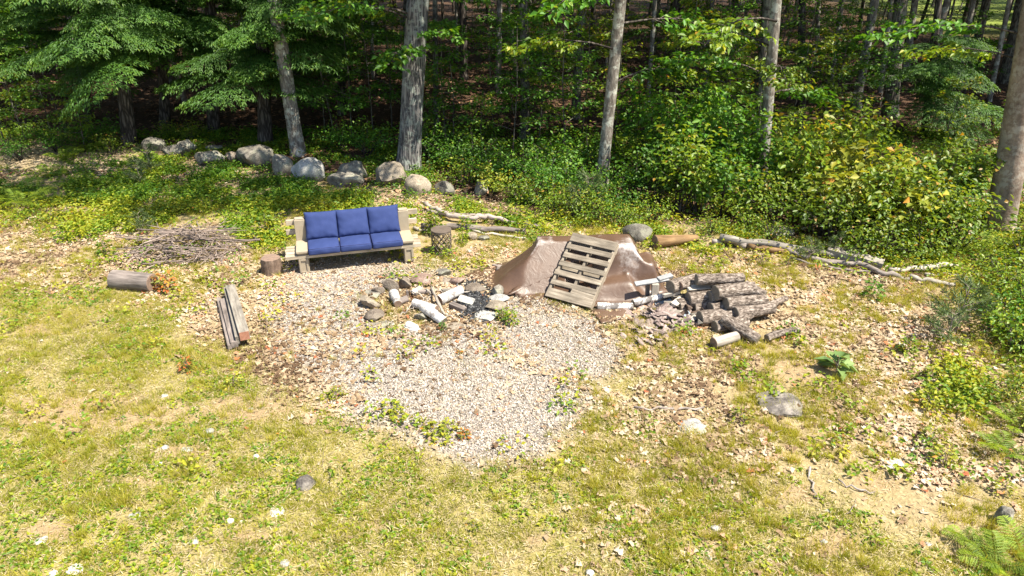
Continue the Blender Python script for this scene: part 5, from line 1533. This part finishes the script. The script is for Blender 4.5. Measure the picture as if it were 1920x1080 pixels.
X, Y, z = sample(330000, lambda z, X, Y: np.clip(z['litter'] * .95 + .004 + .012 * (z['u'] > 1000), 0, 1) * (1 - z['forest'] * .6) * (1 - .8 * z['clean']) * np.where(z['gravel'] > .5, .95, 1) + (.26 * (1 - z['clean']) + .06) * z['gravel'] * (z['forest'] < .3), 3.4, 16)
X, Y = X[:72000], Y[:72000]
print('LEAVES', len(X))
leaf_stuff(X, Y, .056, M['dry_leaf'], 'fallen_leaves', 'pale dry fallen leaves covering the clearing', 'leaves')
X, Y, z = sample(60000, lambda z, X, Y: z['forest'] * .6, 12, 34)
leaf_stuff(X[:20000], Y[:20000], .12, M['forest_leaf'], 'forest_litter', 'rust brown leaf litter on the forest floor', 'leaves')

# grass tufts
def blades(bx, by, hgt, wid, spread, m, name, label, cat, col):
    n = len(bx)
    a = rng.uniform(0, 6.28, n); l = hgt * rng.uniform(.5, 1.3, n); ln = rng.uniform(.2, 1.0, n) * spread
    dx, dy = np.cos(a) * ln, np.sin(a) * ln
    sx, sy = -np.sin(a) * wid / 2, np.cos(a) * wid / 2
    z0 = gz(bx, by) - .004
    rt = rng.uniform(0, 6.28, n); sx, sy = np.cos(rt) * wid / 2, np.sin(rt) * wid / 2
    V = np.stack([np.stack([bx - sx, by - sy, z0], -1), np.stack([bx + sx, by + sy, z0], -1), np.stack([bx + dx * l, by + dy * l, z0 + l * .88], -1)], 1)
    F = np.arange(n * 3).reshape(-1, 3)
    me = mesh_np(name, V.reshape(-1, 3), F, m, dict(rnd=np.repeat(np.clip(col, 0, 1), 3)))
    return tag(obj(name, me), label, cat, kind='stuff')
X, Y, z = sample(200000, lambda z, X, Y: np.clip(z['grass'] * (.35 + .9 * sm(.38, .62, fbm(X * 2.6, Y * 2.6, 91))), 0, 1) * (1 - z['forest']), 3.4, 15)
X, Y = X[:36000], Y[:36000]
print('TUFTS', len(X))
per = rng.integers(8, 22, len(X))
tx, ty = np.repeat(X, per), np.repeat(Y, per)
hg = np.repeat(rng.uniform(.02, .075, len(X)), per); cl = np.repeat(rng.normal(.42, .2, len(X)) + (fbm(X * .8, Y * .8, 14) - .5) * .7, per)
sp = np.repeat(rng.uniform(.02, .05, len(X)), per)
bx = tx + rng.normal(0, 1, len(tx)) * sp; by = ty + rng.normal(0, 1, len(tx)) * sp
blades(bx, by, hg, .0065, .9, M['grass'], 'grass', 'thin yellowish green grass tufts of the rough lawn', 'grass', cl + rng.normal(0, .15, len(tx)))
# looser, taller clumps standing in the leaves and at the gravel's edge
X, Y, z = sample(40000, lambda z, X, Y: np.clip((.12 + .5 * (z['u'] > 1080) + .3 * (z['u'] < 380)) * (1 - .93 * z['clean']) * (1 - z['forest']) * (.25 + .75 * (1 - z['gravel'])) * sm(.35, .6, fbm(X * 1.4, Y * 1.4, 171)), 0, 1) * free(X, Y), 3.6, 13)
X, Y = X[:5400], Y[:5400]
print('CLUMPS', len(X))
per = rng.integers(28, 64, len(X))
cl = np.repeat(rng.normal(.52, .17, len(X)), per); sp = np.repeat(rng.uniform(.015, .05, len(X)), per); hg = np.repeat(rng.uniform(.05, .13, len(X)), per)
bx = np.repeat(X, per) + rng.normal(0, 1, len(cl)) * sp; by = np.repeat(Y, per) + rng.normal(0, 1, len(cl)) * sp * .8
blades(bx, by, hg, .007, 1.0, M['grass'], 'grass_clumps', 'soft yellow green grass clumps between the dry leaves', 'grass', cl + rng.normal(0, .14, len(cl)))
# flat dead thatch
X, Y, z = sample(260000, lambda z, X, Y: np.clip(z['grass'] * .8 + .2, 0, 1) * (1 - z['gravel'] * .9) * (1 - z['forest']), 3.4, 12)
X, Y = X[:130000], Y[:130000]
n = len(X); a = rng.uniform(0, 6.28, n)
D = np.stack([np.cos(a), np.sin(a), rng.normal(.1, .15, n)], -1)
V, F, A = cards(np.stack([X, Y, gz(X, Y) + .008 + rng.uniform(0, .012, n)], -1), D, np.tile([0., 0, 1], (n, 1)), rng.uniform(.03, .09, n), .006, 0, 0)
tag(obj('dead_grass', mesh_np('dead_grass', V, F, M['straw'], dict(rnd=A))), 'straw coloured dead grass lying flat in the lawn', 'grass', kind='stuff')

# small broad-leaved weeds (rosettes) in the lawn, and ground cover along the woods
def rosettes(X, Y, nl, size, hgt, m, name, label, cat, col, rad=None, lsz=.044):
    n = len(X)
    x = np.repeat(X, nl); y = np.repeat(Y, nl); s = np.repeat(size, nl); h = np.repeat(hgt, nl)
    k = len(x)
    a = rng.uniform(0, 6.28, k); r = s * np.sqrt(rng.random(k)) * (1 if rad is None else np.repeat(rad, nl))
    P = np.stack([x + np.cos(a) * r, y + np.sin(a) * r, gz(x + np.cos(a) * r, y + np.sin(a) * r) + .008 + h * rng.random(k) * (1 - .4 * (r / r.max()))], -1)
    D = np.stack([np.cos(a + rng.normal(0, .6, k)), np.sin(a + rng.normal(0, .6, k)), rng.normal(.05, .3, k)], -1)
    V, F, A = cards(P, D, rdir(k, 1.8), rng.uniform(.7, 1.3, k) * lsz, lsz * .62, .2, .15, np.clip(np.repeat(col, nl) + rng.normal(0, .14, k), 0, .9 + .1 * (rng.random(k) < .03)))
    return tag(obj(name, mesh_np(name, V, F, m, dict(rnd=A))), label, cat, kind='stuff')
X, Y, z = sample(30000, lambda z, X, Y: np.clip(z['lawn'] * sm(.4, .6, fbm(X * 1.6, Y * 1.6, 61)) * (1 - z['gravel']) * (1 - z['dirt']), 0, 1) * .9, 3.4, 10)
X, Y = X[:3800], Y[:3800]
n = len(X)
rosettes(X, Y, rng.integers(5, 12, n), rng.uniform(.02, .06, n), rng.uniform(.01, .03, n), M['cover_leaf'], 'lawn_weeds', 'small broad leaved weeds dotted over the lawn', 'weeds', rng.normal(.6, .18, n), lsz=.042)

COVER = [[(200, 330), (300, 300), (440, 330), (560, 350), (780, 385), (800, 420), (540, 400), (540, 470), (470, 470), (420, 420), (300, 430), (170, 450), (60, 420), (-150, 400), (-150, 350), (60, 350)],
         [(860, 390), (1000, 395), (1200, 430), (1350, 440), (1500, 470), (1700, 480), (1900, 490), (2100, 500), (2100, 520), (1800, 500), (1500, 480), (1200, 445), (960, 425)],
         [(1840, 540), (2200, 520), (2200, 780), (1930, 720), (1860, 640)], [(1720, 700), (1800, 690), (1840, 760), (1760, 790)],
         [(-150, 360), (90, 380), (80, 410), (-150, 420)]]
def dcov(z, X, Y):
    u, v = z['u'], z['v']
    m_ = np.maximum.reduce([sm(-25, 25, sdist(p, u, v) + (fbm(X * 2, Y * 2, 101) - .5) * 90) for p in COVER])
    nz_ = sm(.40, .6, fbm(X * 1.9, Y * 1.9, 121))
    back = .35 * z['forest'] * (Y < 22) * nz_
    stray = .05 * sm(.5, .6, fbm(X * 1.3, Y * 1.3, 131)) * (1 - .8 * z['clean']) * (1 - .6 * z['lawn'])
    return np.clip(np.maximum(m_ * (.06 + .94 * nz_), back) * .85 + stray, 0, 1) * (1 - z['ash']) * free(X, Y)
X, Y, z = sample(120000, dcov, 5, 20)
print('COVER', len(X))
X, Y = X[:15500], Y[:15500]
n = len(X)
hv = fbm(X * .9, Y * .9, 141)
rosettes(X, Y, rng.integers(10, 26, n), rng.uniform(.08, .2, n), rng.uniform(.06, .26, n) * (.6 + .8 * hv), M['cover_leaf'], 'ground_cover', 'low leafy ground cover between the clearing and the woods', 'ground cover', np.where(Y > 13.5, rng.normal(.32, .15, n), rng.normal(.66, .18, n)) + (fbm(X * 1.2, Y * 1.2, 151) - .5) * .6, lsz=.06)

# ---------------------------------------------------------------- single plants in the clearing
def frond_mesh(seed, l):
    rs = random.Random(seed)
    P = []; D = []; Nn = []; Ln = []; A = []
    n = 17; pts_ = []
    for i in range(n):
        t = (i + .5) / n; x = l * math.sin(t * 1.25) * .88; z = l * (.75 * t - .62 * t * t)
        pts_.append((x, 0, z))
        w = l * .27 * math.sin(math.pi * min(1, .12 + .9 * t)) ** .8
        for sg in (-1, 1):
            P.append((x, 0, z)); aa = sg * rs.uniform(1.05, 1.25)
            D.append((math.cos(aa), math.sin(aa), -.12 + rs.gauss(0, .06))); Nn.append((-.3 + rs.gauss(0, .2), rs.gauss(0, .2), 1))
            Ln.append(w * rs.uniform(.9, 1.1)); A.append(min(1, max(0, rs.gauss(.3 + .45 * t, .15))))
            for j in range(1, 6):
                q = j / 6
                for s2 in (-1, 1):
                    P.append((x + math.cos(aa) * w * q, math.sin(aa) * w * q, z - .12 * w * q)); a3 = aa + s2 * .9
                    D.append((math.cos(a3), math.sin(a3), -.1)); Nn.append((-.3, 0, 1)); Ln.append(w * .17 * (1.15 - .7 * q)); A.append(A[-1])
    V, F, R_ = cards(np.array(P), np.array(D), np.array(Nn), np.array(Ln), np.clip(np.array(Ln) * .3, .012, .03), .1, .1, np.array(A))
    st = MB().tube([(0, 0, 0)] + pts_[::4] + [pts_[-1]], .004, 4, False)
    k = len(V); Fq = np.array(st.F)
    V = np.concatenate([V, np.array([tuple(v) for v in st.V])])
    return mesh_np('frond', V, np.concatenate([F, np.concatenate([Fq[:, [0, 1, 2]], Fq[:, [0, 2, 3]]]) + k]), M['fern'], dict(rnd=np.concatenate([R_, np.full(len(st.V), .6)])))
FR = [frond_mesh(i, l) for i, l in enumerate((.6, .75, .9))]
rs = random.Random(15)
def fern(u, v, s, nf, label, grp='ferns'):
    e = empty('fern', GG(u, v), rs.uniform(0, 6), label, 'fern', grp)
    for i in range(nf):
        obj('frond', FR[rs.randrange(3)], e, (rs.gauss(0, .03), rs.gauss(0, .03), 0), (rs.gauss(0, .15), rs.uniform(-.35, .05), i * 6.28 / nf + rs.gauss(0, .2)), s * rs.uniform(.75, 1.1))
    return e
fern(1875, 1066, .45, 11, 'large light green fern at the bottom right')
fern(1925, 1040, .45, 9, 'fern beside the large one at the bottom right')
fern(1822, 1022, .36, 8, 'small fern on the left of the large bottom right fern')
for u, v, s, lab in [(40, 385, .95, 'tall bright fern at the left edge of the clearing'), (85, 390, .7, 'smaller bright fern right of the tall left one'), (0, 375, .8, 'fern cut by the left edge behind the tall one'), (60, 365, .8, 'fern standing behind the tall left one'),
                     (120, 300, .8, 'shaded fern below the left saplings'), (100, 330, .6, 'small fern in the shade of the left hemlocks'), (150, 285, .8, 'dark fern behind the small shaded fern'),
                     (1880, 850, .45, 'small yellowish fern above the grey pointed stone'), (1800, 470, .6, 'fern at the foot of the thicket'), (1870, 465, .55, 'fern at the foot of the stout tan trunk'), (1905, 800, .5, 'small fern at the right margin')]:
    fern(u, v, s, 8, lab)

def herb_meshes(seed, n, h, w, leaf, m, wf=.6, up=.2):
    rs = random.Random(seed); P = []; D = []; A = []
    st = MB()
    for i in range(n):
        a = i * 2.4 + rs.gauss(0, .3); z = h * (i / n) * rs.uniform(.7, 1.1); r = w * (1 - .5 * i / n) * rs.uniform(.15, .55)
        P.append((math.cos(a) * r, math.sin(a) * r, z + .02)); D.append((math.cos(a), math.sin(a), rs.gauss(up, .25))); A.append(rs.random())
    st.tube([(0, 0, -.02), (.01, 0, h * .5), (0, .01, h * .95)], [.006, .005, .002], 4, False)
    for i in range(0, n, max(1, n // 10)):
        st.tube([(0, 0, P[i][2] * .6), P[i]], [.003, .002], 4, False)
    V, F, R_ = cards(np.array(P), np.array(D), rdir(n, 2.5), leaf * rng.uniform(.7, 1.2, n), leaf * wf, .2, .25, np.array(A))
    return st.mesh('stem', M['stick']), mesh_np('foliage', V, F, M[m], dict(rnd=R_))
HB = {'green': herb_meshes(1, 90, .34, .3, .075, 'leaf_bright'), 'yellow': herb_meshes(2, 60, .22, .34, .065, 'leaf_yellow'), 'orange': herb_meshes(3, 80, .3, .28, .07, 'leaf_orange'), 'dark': herb_meshes(4, 120, .4, .38, .07, 'leaf_green'),
      'mullein': herb_meshes(5, 20, .2, .16, .19, 'mullein', .62, .35)}
def pine_meshes(seed):
    rs = random.Random(seed); st = MB(); P = []; D = []
    st.tube([(0, 0, 0), (0, 0, .5)], [.008, .003], 4, False)
    for b in range(22):
        z = .08 + .44 * rs.random(); a = rs.uniform(0, 6.28); l = (.62 - z) * .62 + .05
        d = Vector((math.cos(a), math.sin(a), .45)).normalized()
        st.tube([(0, 0, z), Vector((0, 0, z)) + d * l], [.004, .002], 4, False)
        for k in range(40):
            t = rs.uniform(.35, 1.)
            P.append(Vector((0, 0, z)) + d * l * t); q = d + Vector((rs.gauss(0, .7), rs.gauss(0, .7), rs.gauss(.1, .6))); D.append(q)
    n = len(P)
    V, F, R_ = cards(np.array(P), np.array(D), rdir(n, .5), rng.uniform(.06, .11, n), .009, 0, .1)
    return st.mesh('stem', M['stick']), mesh_np('foliage', V, F, M['needle_pine'], dict(rnd=R_))
HB['pine'] = pine_meshes(3)
for u, v, k, s, lab in [
    (818, 438, 'green', 1.6, 'bright leafy plant right behind the lattice side table'), (872, 432, 'green', 1.0, 'leafy plant in front of the dark rotting log'), (868, 455, 'green', .8, 'leafy plant right beside the side table'), (985, 440, 'yellow', 1.2, 'yellow leaved seedling at the back left corner of the tarp'),
    (958, 608, 'green', .9, 'green weed tuft at the right edge of the fire pit'), (940, 600, 'green', .7, 'smaller green weed touching the large flat pale ring stone'), (830, 618, 'dark', .4, 'small dark weed in front of the longest birch log'),
    (1388, 790, 'yellow', 1.0, 'yellow leaved seedling left of the wide flat stone'), (1568, 695, 'mullein', 1.35, 'large leaved pale green mullein rosette on bare soil'), (1635, 560, 'dark', 1.0, 'dark round seedling right of the log pile'),
    (1428, 492, 'yellow', 1.2, 'yellow green seedling below the orange stripped branch'), (1478, 497, 'yellow', .9, 'small yellow seedling in front of the thin dark stick'), (1355, 498, 'yellow', .8, 'yellow sprig behind the topmost pile log'),
    (318, 548, 'orange', 1.3, 'orange and green seedling at the right end of the thick weathered log'), (300, 542, 'orange', .9, 'orange tinged seedling touching the thick weathered log'), (862, 664, 'orange', .45, 'small orange weed on the gravel below the fire pit'), (352, 695, 'orange', .8, 'orange tipped weed in the left lawn'),
    (200, 480, 'green', 1.2, 'bright green weed clump on the leaves left of the stick pile'), (262, 462, 'yellow', .9, 'yellow weed at the left rim of the stick pile'), (440, 722, 'yellow', .8, 'yellow seedling on bare soil left of the gravel'), (130, 408, 'yellow', 1.5, 'yellow leafy plant beside the left ferns'), (100, 415, 'yellow', 1.2, 'yellow plant left of the yellow leafy one'),
    (630, 742, 'yellow', .9, 'green clover clump at the left edge of the gravel'), (612, 748, 'yellow', .7, 'small clover clump beside the green one'), (735, 770, 'yellow', 1.1, 'green weed in the gravel left of the yellow weed patch'), (748, 785, 'yellow', .9, 'green weed touching the yellow weed patch'),
    (815, 815, 'yellow', 1.1, 'yellow weed in the middle of the gravel'), (840, 805, 'yellow', 1., 'yellow weed at the right of the yellow weed patch'), (795, 800, 'yellow', .9, 'yellow weed at the left of the yellow weed patch'), (830, 830, 'yellow', .9, 'yellow weed lowest in the yellow weed patch'), (870, 820, 'orange', .7, 'reddish weed at the right end of the yellow weed patch'),
    (1570, 480, 'pine', .9, 'pine seedling growing over the fallen poles'), (1515, 490, 'pine', .9, 'bluish pine seedling in front of the long grey pole'), (285, 330, 'pine', 1.6, 'pine seedling in the shade behind the stick pile'), (265, 350, 'pine', 1.2, 'pine seedling left of the taller one behind the stick pile'), (1790, 625, 'pine', 1.7, 'bushy pine seedling at the right of the clearing'), (1770, 650, 'pine', 1.2, 'smaller pine seedling below the bushy one'), (1100, 400, 'pine', 1.8, 'pine seedling behind the tarp'), (1080, 405, 'pine', 1.3, 'short pine seedling left of the one behind the tarp'), (268, 440, 'pine', 1., 'pine seedling left of the stick pile'),
    (610, 395, 'yellow', 1.2, 'yellow leaved plant behind the bench back'), (575, 400, 'yellow', .9, 'yellow sprig peeping over the left back cushion'), (670, 380, 'green', 1.1, 'green plant behind the middle of the bench'), (500, 440, 'green', 1.6, 'leafy plant left of the bench'), (480, 460, 'yellow', 1.4, 'yellow green plant left of the bench bracket'), (520, 420, 'yellow', 1.4, 'yellow plant behind the left bench bracket'),
    (935, 340, 'green', 2., 'bright leafy plant beside the last grey boulder'), (965, 410, 'yellow', 1.6, 'yellow leaved plant behind the arched dead branch'), (1700, 660, 'green', .9, 'green weed left of the pine seedlings'), (1745, 715, 'yellow', 1.1, 'yellow weed above the small white stone'), (1745, 830, 'yellow', 1.1, 'yellow weed patch in the right lawn'), (1770, 870, 'yellow', 1., 'yellow weed below the patch in the right lawn'), (1740, 770, 'yellow', 1.2, 'yellow green weed in the middle of the right lawn'), (1880, 925, 'yellow', .8, 'yellow weed just above the grey pointed stone'), (890, 992, 'yellow', .6, 'green clover tuft low in the lawn centre')]:
    plant('pine_seedling' if k == 'pine' else ('mullein' if k == 'mullein' else 'weed'), HB[k], GG(u, v), lab, 'seedling' if k == 'pine' else 'plant', 'single plants in the clearing', 2.1 if k == 'mullein' else rs.uniform(0, 6.28), (s * .8, s * .8, s * (.4 if 560 < u < 900 and v > 640 else .8)))
print('OBJECTS', len(COL.objects), 'TRIS', sum(len(m_.loops) - 2 * len(m_.polygons) for m_ in bpy.data.meshes))
